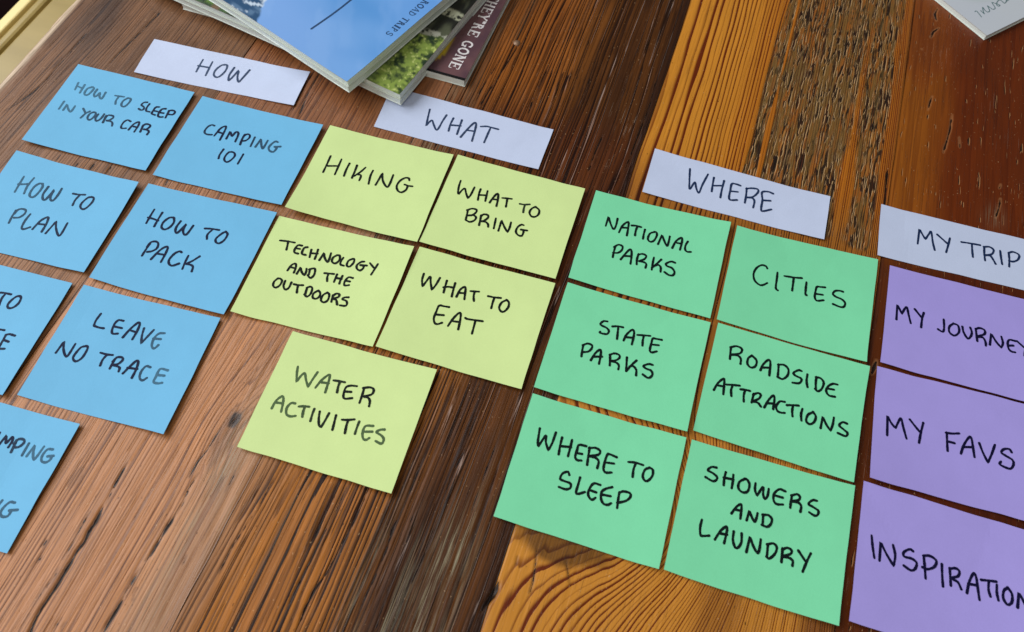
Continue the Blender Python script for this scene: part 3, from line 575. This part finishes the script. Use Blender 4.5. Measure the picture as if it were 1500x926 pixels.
def paper_mat(name, c):
    n = NT(name); co = n.coord('Object')
    a = n.noise(n.map(co, (900, 900, 900)), 1, 3, .6); b = n.noise(n.map(co, (38, 38, 38)), 1, 2, .5); f = n.noise(n.map(co, (2600, 700, 900)), 1, 2, .6)
    k = n.math('ADD', .94, n.math('MULTIPLY', a, .08)); k = n.math('ADD', k, n.math('MULTIPLY', n.math('SUBTRACT', b, .5), .10))
    dd = n.noise(n.map(co, (14, 14, 14), (3, 1, 0)), 1, 3, .6); k = n.math('ADD', k, n.math('MULTIPLY', n.math('SUBTRACT', dd, .5), .08))
    g = n.n.new('ShaderNodeCombineColor'); [n.set(g.inputs[i], k) for i in range(3)]
    h = n.math('ADD', a, n.math('MULTIPLY', f, .5)); h = n.math('ADD', h, n.math('MULTIPLY', b, 7.0))
    n.out(Base_Color=n.mix(1, c, g.outputs[0], 'MULTIPLY'), Roughness=.62, Normal=n.bump(h, .35, .00012))
    n.b.inputs['Specular IOR Level'].default_value = .35
    return n.m
PM = {k: paper_mat(WORD[k].replace('-', '_')+'_paper', c) for k, c in COL.items()}
def ink_mat(name, c0, c1):
    n = NT(name); fa = n.attr('sheen_fade')  # paler letters: sheen on the ink painted in, with some dry ink
    co = n.coord('Object'); q = n.noise(n.map(co, (600, 600, 600)), 1, 2, .5)
    ff = n.math('ADD', fa, n.math('MULTIPLY', n.math('SUBTRACT', q, .5), .25), clamp=True)
    n.out(Base_Color=n.mix(ff, c0, c1), Roughness=.55); n.b.inputs['Specular IOR Level'].default_value = .12
    return n.m
INKM = {'B': ink_mat('navy_ink', lin(10, 18, 52), lin(92, 150, 178)), 'W': ink_mat('navy_ink_on_white', lin(24, 42, 78), lin(120, 142, 168)),
        'Y': ink_mat('black_ink', lin(10, 16, 14), lin(118, 148, 96)), 'G': ink_mat('dark_green_black_ink', lin(10, 22, 22), lin(60, 110, 96)), 'P': ink_mat('indigo_ink', lin(14, 12, 48), lin(80, 72, 130))}

def bil(c, a, b): return (c[0]*(1-a)+c[1]*a)*(1-b)+(c[3]*(1-a)+c[2]*a)*b
class Note:
    def __init__(s, key):
        rnd = random.Random(key); k = key[0]; s.key = key
        # lift of the four corners above the table (m): cut paper never lies quite flat
        s.z = [.0006+rnd.random()*.0005, .0014+rnd.random()*.0016, .0017+rnd.random()*.0018, .0011+rnd.random()*.0014]
        if k == 'Y': s.z = [s.z[0], s.z[1]+.0008, s.z[2]+.0012, s.z[3]+.0012]
        if k == 'W': s.z = [.0006, .0012, .0011, .0010]
        if key == 'W2': s.z = [.0005, .0011, .0011, .0007]
        if key in ('G6', 'P3', 'G4'): s.z[2] += .0008
        s.bow = .0010+rnd.random()*.0014; s.sd = rnd.randint(1, 9999); s.cx = rnd.uniform(.35, .65)
        s.curl = (rnd.choice([1, 2, 2, 3]), rnd.uniform(.0008, .0032) if rnd.random() < .7 else 0.)
        if key == 'W2': s.curl = (2, 0.)
        s.c = np.zeros((4, 2)); cr_ = [(0, 0), (1, 0), (1, 1), (0, 1)]
        s.c = np.array([up(p, float(s.h(np.array(a*1.), np.array(b*1.))))[0] for p, (a, b) in zip(QUADS[key], cr_)])
        s.mid = s.c.mean(0)
    def h(s, a, b):
        z = (s.z[0]*(1-a)+s.z[1]*a)*(1-b)+(s.z[3]*(1-a)+s.z[2]*a)*b
        ee = (1-(1-(2*a-1)**2)**1)   # 1 at the left and right edges
        z = z-s.bow*(1-ee)*.8
        z = z+(vn(a*1.7+s.sd, b*1.4, s.sd)-.35)*.0016
        ka = (a if s.curl[0] in (1, 2) else 1-a); kb = (b if s.curl[0] in (2, 3) else 1-b)
        z = z+s.curl[1]*(np.clip((ka+kb-1.25)/.75, 0, 1)**2)
        return np.maximum(z, .00035)
    def inv(s, P):
        ab = np.full((len(P), 2), .5)
        for _ in range(8):
            a, b = ab[:, :1], ab[:, 1:]
            r = bil(s.c, a, b)-P
            da = (s.c[1]-s.c[0])*(1-b)+(s.c[2]-s.c[3])*b; db = (s.c[3]-s.c[0])*(1-a)+(s.c[2]-s.c[1])*a
            det = da[:, 0]*db[:, 1]-da[:, 1]*db[:, 0]
            ab = ab-np.stack([(r[:, 0]*db[:, 1]-r[:, 1]*db[:, 0])/det, (da[:, 0]*r[:, 1]-da[:, 1]*r[:, 0])/det], -1)
        return ab
    def build(s):
        nu, nv = 37, 29 if s.key[0] != 'W' else 9
        A, B = np.meshgrid(np.linspace(0, 1, nu), np.linspace(0, 1, nv), indexing='ij')
        a, b = A.reshape(-1, 1), B.reshape(-1, 1)
        P = bil(s.c, a, b); z = s.h(a, b)[:, 0]
        # scissor-cut edges are not perfectly straight
        per = ((vn(P[:, 0]*60, P[:, 1]*60, 5)-.5)*.0006)*((a[:, 0] < .001) | (a[:, 0] > .999) | (b[:, 0] < .001) | (b[:, 0] > .999))
        P = P+per[:, None]
        t = .00022; n = len(P)
        top = np.c_[P-s.mid, z]; bot = np.c_[P-s.mid, z-t]
        idx = np.arange(n).reshape(nu, nv); q = grid_faces(nu, nv)[:, ::-1]
        loop = np.concatenate([idx[:, 0], idx[-1, 1:], idx[::-1, -1][1:], idx[0, ::-1][1:-1]]); ln = np.roll(loop, -1)
        side = np.stack([loop, ln, ln+n, loop+n], -1)
        me = from_np('paper_note', np.r_[top, bot], np.r_[q, q[:, ::-1]+n, side[:, ::-1]])
        name = 'paper_note' if s.key[0] != 'W' else 'paper_strip'
        o = link_mesh(name, me, PM[s.key[0]]); o.location = (s.mid[0], s.mid[1], ZT)
        grp = WORD[s.key[0]]+(' paper notes' if s.key[0] != 'W' else ' heading strips')+' laid out on the table'
        tag(o, LABEL[s.key], 'paper note', grp)
        s.o = o; return o
def smooth_pts(pts, sharp, n=7):
    segs = []; cur = [pts[0]]
    for i in range(1, len(pts)):
        cur.append(pts[i])
        if sharp[i] or i == len(pts)-1: segs.append(np.array(cur)); cur = [pts[i]]
    out = []
    for p in segs:
        if len(p) == 2:
            k = 5; q = p[0]+(p[1]-p[0])*np.linspace(0, 1, k)[:, None]
        else:
            e = np.vstack([2*p[0]-p[1], p, 2*p[-1]-p[-2]]); q = []
            for j in range(1, len(e)-2):
                p0, p1, p2, p3 = e[j-1:j+3]
                t = np.linspace(0, 1, n, endpoint=False)[:, None]
                q.append(.5*((2*p1)+(-p0+p2)*t+(2*p0-5*p1+4*p2-p3)*t*t+(-p0+3*p1-3*p2+p3)*t**3))
            q.append(p[-1:]); q = np.vstack(q)
        out.append(q if not out else q[1:])
    return np.vstack(out)
def ribbon(P, hw, zf, lift, V, Fc, FD, sheen_fade):
    """flat pen line with round ends: P (n,2) world points, slowly rising so that crossings never share a plane"""
    d = np.gradient(P, axis=0); d /= np.linalg.norm(d, axis=1)[:, None]+1e-12
    nrm = np.c_[-d[:, 1], d[:, 0]]; n = len(P)
    caps0 = [(P[0]-d[0]*hw[0]*math.sin(a), hw[0]*math.cos(a)) for a in (1.45, 1.0, .5)]
    caps1 = [(P[-1]+d[-1]*hw[-1]*math.sin(a), hw[-1]*math.cos(a)) for a in (.5, 1.0, 1.45)]
    C_ = np.vstack([np.array([c[0] for c in caps0]), P, np.array([c[0] for c in caps1])])
    W_ = np.r_[[c[1] for c in caps0], hw, [c[1] for c in caps1]]
    N_ = np.vstack([np.repeat(nrm[:1], 3, 0), nrm, np.repeat(nrm[-1:], 3, 0)])
    m = len(C_); base = len(V); r = lift+np.linspace(0, .00004, m)
    for i in range(m):
        for sgn, zc in ((-1, 0), (0, .000012), (1, 0)):
            q = C_[i]+N_[i]*W_[i]*sgn; V.append((q[0], q[1], r[i]+zc)); FD.append(sheen_fade)
    for i in range(m-1):
        a = base+3*i
        Fc.append((a, a+1, a+4, a+3)); Fc.append((a+1, a+2, a+5, a+4))
for key in QUADS: pass
NOTES = {}
for key in ['B1','B2','B3','B4','B5','B6','B7','Y1','Y2','Y3','Y4','Y5','G1','G2','G3','G4','G5','G6','P1','P2','P3','W1','W2','W3','W4']:
    NOTES[key] = Note(key); NOTES[key].build()
rng = random.Random(4)
for key, ox, oy, scl, words in INK:
    nt = NOTES[key]
    for word in words:
        V, Fc, FD = [], [], []; sheen_fade = 0.; k = 0
        for letter in word.split('|'):
            if letter.startswith('~'):
                a, letter = letter.split(' ', 1); sheen_fade = float(a[1:])*.72
            else: sheen_fade = sheen_fade if letter.startswith('^') else 0.
            for st_ in letter.split('/'):
                toks = st_.split(); sharp = [t.endswith('*') for t in toks]
                px = np.array([[float(c) for c in t.rstrip('*').split(',')] for t in toks])/scl+np.array([ox, oy])
                px = smooth_pts(px, sharp)
                P = up(px, .0011)
                for _ in range(2):
                    ab = nt.inv(P); z = nt.h(ab[:, :1], ab[:, 1:])[:, 0]
                    P = np.array([up(p, zz)[0] for p, zz in zip(px, z)])
                # leave out ink that would fall off the paper
                ab = nt.inv(P); ok = (ab[:, 0] > .01) & (ab[:, 0] < .99) & (ab[:, 1] > .01) & (ab[:, 1] < .99)
                if ok.sum() < 3: continue
                P = P[ok]
                seg_ = np.r_[True, np.linalg.norm(np.diff(P, axis=0), axis=1) > 1e-5]; P = P[seg_]
                n_ = len(P)
                if n_ < 3: continue
                base = .00086 if key[0] != 'W' else .00084
                if key in ('P1', 'P2', 'P3'): base = .00086
                ph = rng.random()*9
                hw = base*(1+.10*np.sin(np.arange(n_)*.5+ph)+.06*np.sin(np.arange(n_)*1.7+ph))
                ribbon(P, hw, None, .00004+.000045*(k % 5), V, Fc, FD, sheen_fade); k += 1
        if not V: continue
        V = np.array(V); ab = nt.inv(V[:, :2]); zz = nt.h(ab[:, :1], ab[:, 1:])[:, 0]
        V[:, 2] += zz; V[:, :2] -= nt.mid
        me = from_np('handwritten_word', V, np.array(Fc)[:, ::-1], True); attr_f(me, 'sheen_fade', FD)
        link_mesh('handwritten_word', me, INKM[key[0]], nt.o)

# ================================================================ magazines and notebook
def boxuv(nx, ny): return np.meshgrid(np.linspace(0, 1, nx), np.linspace(0, 1, ny), indexing='ij')
page_m = NT('page_edges')
_co = page_m.coord('Object')
_l = page_m.noise(page_m.map(_co, (6, 6, 2600)), 1, 2, .6); _l2 = page_m.noise(page_m.map(_co, (60, 60, 700)), 1, 2, .5)
PAGE = page_m.out(Base_Color=page_m.mix(page_m.sstep(.35, .62, _l), lin(214, 222, 212), lin(238, 244, 238)), Roughness=.6, Normal=page_m.bump(page_m.math('ADD', _l, _l2), .5, .0003))
def magazine(name, corner_px, ang, wd, ht, z0, thick, droop, cover_mat, colf, label, group, plies=1, res=.0025):
    """lies with its near corner under corner_px (top cover); ang: direction of the right edge; the left edge leaves at ang+90"""
    c = up([corner_px], z0+thick-droop)[0]
    o = empty(name, (c[0], c[1], ZT)); o.rotation_euler = (0, 0, ang)
    tag(o, label, 'magazine' if name == 'magazine' else 'notebook', group)
    def dz(X, Y): return -droop*np.exp(-(X*X+Y*Y)/(.085**2))
    def slab(pname, x0, y0, za, zb, mat, nx=24, ny=24, colfun=None):
        A, B = np.meshgrid(np.linspace(0, 1, nx)**1.5, np.linspace(0, 1, ny)**1.5, indexing='ij')
        if colfun is not None: A, B = boxuv(nx, ny)
        X = x0+A*(wd-2*x0); Y = y0+B*(ht-2*y0); d = dz(X, Y)
        top = np.stack([X, Y, d+zb], -1).reshape(-1, 3); bot = np.stack([X, Y, d+za], -1).reshape(-1, 3); n = len(top)
        idx = np.arange(n).reshape(nx, ny); q = grid_faces(nx, ny)
        loop = np.concatenate([idx[:, 0], idx[-1, 1:], idx[::-1, -1][1:], idx[0, ::-1][1:-1]]); ln = np.roll(loop, -1)
        me = from_np(pname, np.r_[top, bot], np.r_[q, q[:, ::-1]+n, np.stack([loop, loop+n, ln+n, ln], -1)])
        if colfun is not None:
            cc = colfun(X, Y).reshape(-1, 3); attr_c(me, 'print', np.r_[cc, cc*0+np.array(lin(205, 205, 200))])
        return link_mesh(pname, me, mat, o)
    g = .0006; z = z0
    tp = (thick-.0004*(plies+1))/plies
    slab('back_cover', 0, 0, z, z+.0004, PAGE); z += .0004
    for p in range(plies):
        slab('page_block', g*(1+.8*(p % 2)), g*(1.2-.7*(p % 2)), z+.00004, z+tp-.00004, PAGE); z += tp
        last = p == plies-1
        if last: slab('front_cover', 0, 0, z, z+.0004, cover_mat, int(wd/res), int(ht/res), colf)
        else: slab('inner_cover', -.0003, -.0003, z, z+.0004, COVD)
        z += .0004
    o['_z'] = z0+thick
    def topz(x, y): return z0+thick+float(dz(np.array(x), np.array(y)))
    return o, topz
_c = NT('dark_inner_cover'); COVD = _c.out(Base_Color=lin(196, 202, 190), Roughness=.5)
def cover_material(name, rough=.28):
    n = NT(name); n.out(Base_Color=n.attr('print', 'Color'), Roughness=rough)
    n.b.inputs['Coat Weight'].default_value = .25; n.b.inputs['Coat Roughness'].default_value = .15
    return n.m
def L3(*a): return np.array(lin(*a))
def mixc(a, b, m): return a*(1-m[..., None])+b*m[..., None]
# --- blue cover: sky, a snow-streaked mountain
def blue_cover(X, Y):
    n1 = fbm(X*14, Y*9, 61, 3); n2 = fbm(X*5+3, Y*5, 66, 2)
    c = mixc(np.ones(X.shape+(1,))*L3(112, 168, 226), L3(64, 140, 206), ss(.35, .7, n1))
    c = mixc(c, L3(134, 176, 236), ss(.45, .8, n2)*.7)
    c = mixc(c, L3(150, 190, 240), ss(.52, .68, fbm(X*9+Y*16, (Y-X)*34, 68, 4))*.18)
    c = mixc(c, L3(122, 170, 236), ss(.02, .12, X)*ss(.12, .0, Y)*.5)
    # mountain: occupies y > ~0.115, near the left edge
    ridge = .128+.9*X**1.0+(fbm(X*120, Y*0, 71, 3)-.5)*.02
    m = ss(-.0015, .0015, Y-ridge)*(1-ss(.052, .056, X))
    ex = ss(.0, .002, .045-X+(Y-.13)*.35)
    m = ss(0, .002, Y-.1005-X*.60-(fbm(X*150, Y*60, 72, 3)-.5)*.010)
    rock = mixc(np.ones(X.shape+(1,))*L3(48, 84, 120), L3(92, 124, 156), ss(.4, .6, fbm(X*160, Y*70, 81, 3)))
    snow = ss(.58, .66, fbm((X+Y*.4)*210, (Y-X*.4)*60, 91, 3)); rock = mixc(rock, L3(206, 222, 236), snow)
    return mixc(c, rock, m)
def trees_cover(X, Y):
    n1 = fbm(X*380, Y*380, 11, 3); n2 = fbm(X*25, Y*25, 15, 3); n3 = fbm(X*500, Y*500, 19, 2)
    leaf = mixc(np.ones(X.shape+(1,))*L3(28, 50, 24), L3(140, 162, 70), ss(.28, .66, n1*.6+.4*fbm(X*90, Y*90, 12, 2)))
    leaf = mixc(leaf, L3(196, 206, 120), ss(.6, .75, n3)*ss(.45, .6, n1))
    leaf = mixc(leaf, L3(66, 112, 88), ss(.52, .66, n2)*.6)
    dark = mixc(np.ones(X.shape+(1,))*L3(26, 28, 20), L3(84, 88, 66), ss(.45, .7, fbm(X*40, Y*140, 23, 3)))
    # water and rocks bands further up the right side
    w_ = ss(.064, .070, X+(n2-.5)*.02); c = mixc(leaf, dark, w_)
    for a, b, col in ((.066, .072, (168, 168, 150)), (.094, .104, (176, 178, 150)), (.128, .134, (150, 152, 130)), (.140, .146, (168, 170, 150)), (.19, .20, (150, 150, 130))):
        c = mixc(c, L3(*col), ss(a, a+.002, X+(n2-.5)*.012)*(1-ss(b, b+.003, X+(n2-.5)*.012))*ss(.35, .5, n1))
    c = mixc(c, L3(124, 148, 50), ss(.150, .154, X)*(1-ss(.166, .172, X))*ss(.3, .5, n1))
    # left part of the cover: deep leaves with bright ferns
    l = ss(.085, .10, Y); d2 = mixc(np.ones(X.shape+(1,))*L3(30, 48, 26), L3(54, 84, 40), ss(.4, .6, fbm(X*70, Y*70, 31, 3)))
    d2 = mixc(d2, L3(122, 168, 44), ss(.54, .62, fbm(X*90, Y*140, 33, 3))*ss(.0, .01, X))
    d2 = mixc(d2, L3(120, 84, 60), ss(.0, .004, .006-abs(Y-.190))*.8)
    c = mixc(c, d2, l)
    # the near left part reads dark
    return mixc(c, L3(20, 26, 16), ss(.022, .04, Y)*(1-ss(.1, .12, Y))*.6)
def maroon_cover(X, Y):
    n1 = fbm(X*60, Y*60, 41, 3)
    c = mixc(np.ones(X.shape+(1,))*L3(108, 74, 76), L3(86, 58, 66), ss(.3, .7, n1))
    c = mixc(c, L3(92, 50, 84), ss(.10, .17, X))
    # yellow hat-like shape and dark area by its left
    r = ((X-.034)/.022)**2+((Y-.036)/.010)**2
    c = mixc(c, L3(30, 24, 30), ss(.028, .032, Y)*(1-ss(.0, .0, X))*(X > .0))
    c = mixc(c, L3(196, 168, 40), 1-ss(.85, 1.05, r)); c = mixc(c, L3(150, 110, 30), ss(.052, .056, X)*(1-ss(.1, .11, X))*ss(.026, .03, Y)*(1-ss(.04, .045, Y)))
    return c
def note_cover(X, Y):
    n = fbm(X*20, Y*20, 51, 2)
    c = mixc(np.ones(X.shape+(1,))*L3(206, 212, 214), L3(198, 204, 214), n)
    r = ((X-.050)/.040)**2+((Y-.055)/.03)**2
    c = mixc(c, L3(176, 190, 178), (1-ss(.2, 1.0, r))*.6)
    c = mixc(c, L3(110, 124, 176), ss(.0014, .0016, Y)*(1-ss(.0021, .0023, Y)))
    return c
D = math.radians
mar, mz = magazine('magazine', (680.5, 118), D(73.5), .216, .272, 0., .0075, 0, cover_material('maroon_print', .35), maroon_cover, "maroon covered magazine with white block letters at the bottom of the stack", 'magazines stacked on the table', 1)
tre, tz = magazine('magazine', (585, 138.3), D(63.6), .216, .276, .0078, .0125, .0050, cover_material('forest_print', .32), trees_cover, "magazine with a leafy forest cover in the middle of the stack", 'magazines stacked on the table', 2, .0010)
blu, bz = magazine('magazine', (508, 119.4), D(54.8), .216, .279, .0206, .0125, .0045, cover_material('sky_print', .22), blue_cover, "magazine with a sky blue mountain cover on top of the stack", 'magazines stacked on the table', 2, .0016)
nbk, nz_ = magazine('notebook', (1446, 52), D(33.6), .18, .24, 0., .0055, 0, cover_material('pale_notebook_print', .4), note_cover, "white notebook with a grey cover and handwriting in the upper right corner", None, 1)

def stroke_text(parent, topz, mat, name, strokes_px, z, hw, ang, pxmode=True, closed=False):
    V, Fc, FD = [], [], []
    ca, sa = math.cos(-ang), math.sin(-ang); o = parent
    for k, st_ in enumerate(strokes_px):
        P = up(st_, z)-np.array([o.location.x, o.location.y]); P = np.c_[P[:, 0]*ca-P[:, 1]*sa, P[:, 0]*sa+P[:, 1]*ca]
        h = np.full(len(P), hw if not isinstance(hw, (list, tuple)) else hw[k])
        ribbon(P, h, None, .00005+.00002*(k % 7), V, Fc, FD, 0)
    V = np.array(V); V[:, 2] += [topz(a, b) for a, b in V[:, :2]]
    return link_mesh(name, from_np(name, V, np.array(Fc)[:, ::-1], True), mat, parent)
_m = NT('printed_dark_blue'); DKB = _m.out(Base_Color=lin(34, 66, 104), Roughness=.35)
_m = NT('printed_white'); WHT = _m.out(Base_Color=lin(232, 226, 224), Roughness=.4)
_m = NT('printed_grey_green'); GGR = _m.out(Base_Color=lin(88, 118, 118), Roughness=.5)
# rule on the blue cover
stroke_text(blu, bz, DKB, 'printed_rule', [np.array([(455.2, 39), (470, 29.2), (485, 19.2), (500, 8.5), (515, -3), (560, -37)])], .0331, .0009, D(54.8))
# block capitals drawn as bars: glyph = list of (x0,y0,x1,y1,width) on a 1 x 1 grid, x along the reading direction
def serif(x, y, w=.34, t=.09): return (x-w/2, y, x+w/2, y, t)
GL = {
'T': [(.5, 0, .5, 1, .2), (.02, .94, .98, .94, .10), (.05, .94, .05, .74, .08), (.95, .94, .95, .74, .08), serif(.5, .05)],
'H': [(.2, 0, .2, 1, .2), (.8, 0, .8, 1, .2), (.2, .5, .8, .5, .1), serif(.2, .05), serif(.8, .05), serif(.2, .95), serif(.8, .95)],
'E': [(.22, 0, .22, 1, .2), (.05, .95, .9, .95, .1), (.05, .05, .95, .05, .1), (.2, .5, .65, .5, .1), (.9, .95, .9, .72, .08), (.95, .05, .95, .3, .08), (.65, .64, .65, .36, .07)],
'Y': [(.12, 1, .5, .48, .19), (.88, 1, .5, .48, .14), (.5, .5, .5, 0, .2), serif(.5, .05), serif(.12, .95), serif(.88, .95)],
'R': [(.22, 0, .22, 1, .2), ('c', .2, .74, .42, .21, -90, 90, .15), (.3, .53, .62, .45, .1), (.6, .48, .82, .04, .2), serif(.22, .05), serif(.2, .95), (.8, .05, 1.0, .05, .09)],
'G': [('c', .5, .5, .4, .44, 40, 320, .17), (.84, .05, .84, .4, .16), (.6, .42, 1.0, .42, .09), (.8, .7, .8, .96, .08)],
'O': [('c', .5, .5, .40, .44, 0, 360, .18)],
'N': [(.16, 0, .16, 1, .12), (.16, 1, .82, 0, .2), (.84, 0, .84, 1, .12), serif(.16, .05), serif(.12, .95), serif(.84, .95)],
'A': [(.5, .98, .12, .03, .1), (.5, .98, .86, .03, .17), (.26, .34, .74, .34, .08), serif(.12, .04, .28, .07), serif(.88, .04, .32, .07)],
'D': [(.2, 0, .2, 1, .16), ('c', .2, .5, .66, .45, -90, 90, .12), serif(.14, .04, .2, .08), serif(.14, .96, .2, .08)],
'I': [(.5, 0, .5, 1, .3), serif(.5, .04, .9, .07), serif(.5, .96, .9, .07)],
'P': [(.22, 0, .22, 1, .17), ('c', .2, .72, .46, .23, -90, 90, .12), serif(.22, .04, .4, .07), serif(.18, .96, .3, .07)],
'S': [('c', .48, .73, .28, .22, 30, 270, .14), ('c', .5, .27, .30, .23, -150, 90, .15), (.76, .7, .76, .95, .06), (.16, .05, .16, .3, .06)],
"'": [(.5, 1, .4, .72, .34)],
'F': [(.22, 0, .22, 1, .2), (.05, .95, .9, .95, .1), (.2, .5, .65, .5, .1), serif(.22, .05)]}
def block_text(parent, topz, mat, z, ang, text, p0, p1, h, name, spacing=None):
    """p0, p1: baseline ends in the photograph; h: cap height in metres; tops of letters lie to the left of the reading direction"""
    a, b = up([p0, p1], z); d = b-a; Lt = np.linalg.norm(d); d /= Lt; nrm = np.array([-d[1], d[0]])
    wds = [{'I': .55, "'": .35, ' ': .55}.get(c, 1.0) for c in text]; tot = sum(wds)+.12*(len(text)-1); un = Lt/tot
    x = 0; o = parent; ca, sa = math.cos(-ang), math.sin(-ang); out = []
    wpos = 0; V, Fc, FD = [], [], []; k = 0
    def flush():
        nonlocal V, Fc, FD
        if V:
            A = np.array(V); A[:, 2] += [topz(p, q) for p, q in A[:, :2]]
            link_mesh(name, from_np(name, A, np.array(Fc)[:, ::-1], True), mat, parent)
        V, Fc, FD = [], [], []
    for c, wd_ in zip(text, wds):
        if c == ' ': flush()
        else:
            for g in GL[c]:
                if g[0] == 'c':
                    _, cx, cy, rx, ry, t0, t1, wt = g; tt = np.radians(np.linspace(t0, t1, 15)); q = np.c_[cx+rx*np.cos(tt), cy+ry*np.sin(tt)]
                else:
                    x0, y0, x1, y1, wt = g; q = np.c_[np.linspace(x0, x1, 3), np.linspace(y0, y1, 3)]
                P = a+d*((x+q[:, :1]*wd_)*un)+nrm*(q[:, 1:]*h)-np.array([o.location.x, o.location.y])
                P = np.c_[P[:, 0]*ca-P[:, 1]*sa, P[:, 0]*sa+P[:, 1]*ca]
                hw_ = np.full(len(P), wt*h*.5)
                dd = np.gradient(P, axis=0); dd /= np.linalg.norm(dd, axis=1)[:, None]+1e-9; nn_ = np.c_[-dd[:, 1], dd[:, 0]]
                base = len(V); r = .00005+.000012*(k % 9); k += 1
                for i in range(len(P)):
                    for sgn in (-1, 1):
                        qq = P[i]+nn_[i]*hw_[i]*sgn; V.append((qq[0], qq[1], r)); FD.append(0)
                for i in range(len(P)-1): Fc.append((base+2*i, base+2*i+1, base+2*i+3, base+2*i+2))
        x += wd_+.12
    flush()
block_text(blu, bz, DKB, .0331, D(54.8), 'ROAD TRIPS', (620.5, -2), (563, 46), .0062, 'printed_word')
block_text(mar, mz, WHT, .0075, D(73.5), "THEY'RE GONE", (719.7, -9.2), (656.2, 98.4), .0098, 'printed_word')
# script on the notebook cover
NBS = ["815,160 835,150 860,175 905,232", "895,145 915,165 945,190 930,160 920,100 950,140 985,165 1015,150 1000,110 985,80", "985,80 1015,100 1060,128 1090,110 1060,60 1045,35",
       "1045,35 1090,45 1130,60 1155,75 1130,85 1108,60 1120,20", "1120,20 1150,0 1185,20 1215,45 1240,20 1230,-20 1220,-50", "1240,20 1280,-10 1300,-40"]
st2 = []
for s_ in NBS:
    p = np.array([[float(c) for c in t.split(',')] for t in s_.split()])/9.2625+np.array([1340, 0]); st2.append(smooth_pts(p, [False]*len(p)))
stroke_text(nbk, nz_, GGR, 'handwritten_word', st2, .0055, .00042, D(33.6))

# ================================================================ beyond the table edge
# bench: two boards with a rounded, brightly lit edge, standing on the floor to the left
bn = NT('pale_birch'); co = bn.coord('Object')
q = bn.noise(bn.map(co, (30, 5, 30), (0, 0, 0), (0, 0, D(-16))), 1, 3, .6)
BIRCH = bn.out(Base_Color=bn.mix(q, lin(150, 128, 70), lin(188, 164, 98)), Roughness=.35)
bn = NT('bright_lit_rail'); RAIL = bn.out(Base_Color=lin(255, 232, 158), Roughness=.35)  # bright light on the bench edge is put into this colour
zb = -.16     # below the table top
bench = empty('wooden_bench'); e0, e1 = up([(0, 75), (71, 0)], zb); ang_b = math.atan2(*(e1-e0)[::-1])
bench.location = (e0[0], e0[1], 0); bench.rotation_euler = (0, 0, ang_b)
tag(bench, 'pale wooden bench with a bright yellow rail beyond the left table edge', 'bench')
def off(p, z):
    g = up([p], z)[0]-e0; return float(-g[0]*math.sin(ang_b)+g[1]*math.cos(ang_b))
o1 = off((0, 51), zb); o2 = off((0, 30), zb); o3 = off((0, 108), zb)
boxmesh('seat_board', -.5, 1.1, -.36, -.0025, ZT+zb-.022, ZT+zb, BIRCH, bench, .003)
boxmesh('seat_board', -.5, 1.1, .0025, o1-.001, ZT+zb-.022, ZT+zb-.001, BIRCH, bench, .004)
boxmesh('rail', -.5, 1.1, o1+.001, o2, ZT+zb-.045, ZT+zb+.001, RAIL, bench, .002)
for xx in (-.4, 1.0):
    boxmesh('leg', xx-.02, xx+.02, -.33, -.29, 0, ZT+zb-.0225, BIRCH, bench); boxmesh('leg', xx-.02, xx+.02, o1-.06, o1-.02, 0, ZT+zb-.0225, BIRCH, bench)
fm = NT('dark_floor'); co = fm.coord('Object'); q = fm.noise(fm.map(co, (3, 40, 3)), 1, 3, .6)
FLM = fm.out(Base_Color=fm.mix(q, lin(14, 6, 7), lin(26, 12, 11)), Roughness=.8, Specular_IOR_Level=.03)
fl = boxmesh('floor', -3.5, 3.5, -3, 4, -.05, 0, FLM, None, .001); tag(fl, kind='structure')
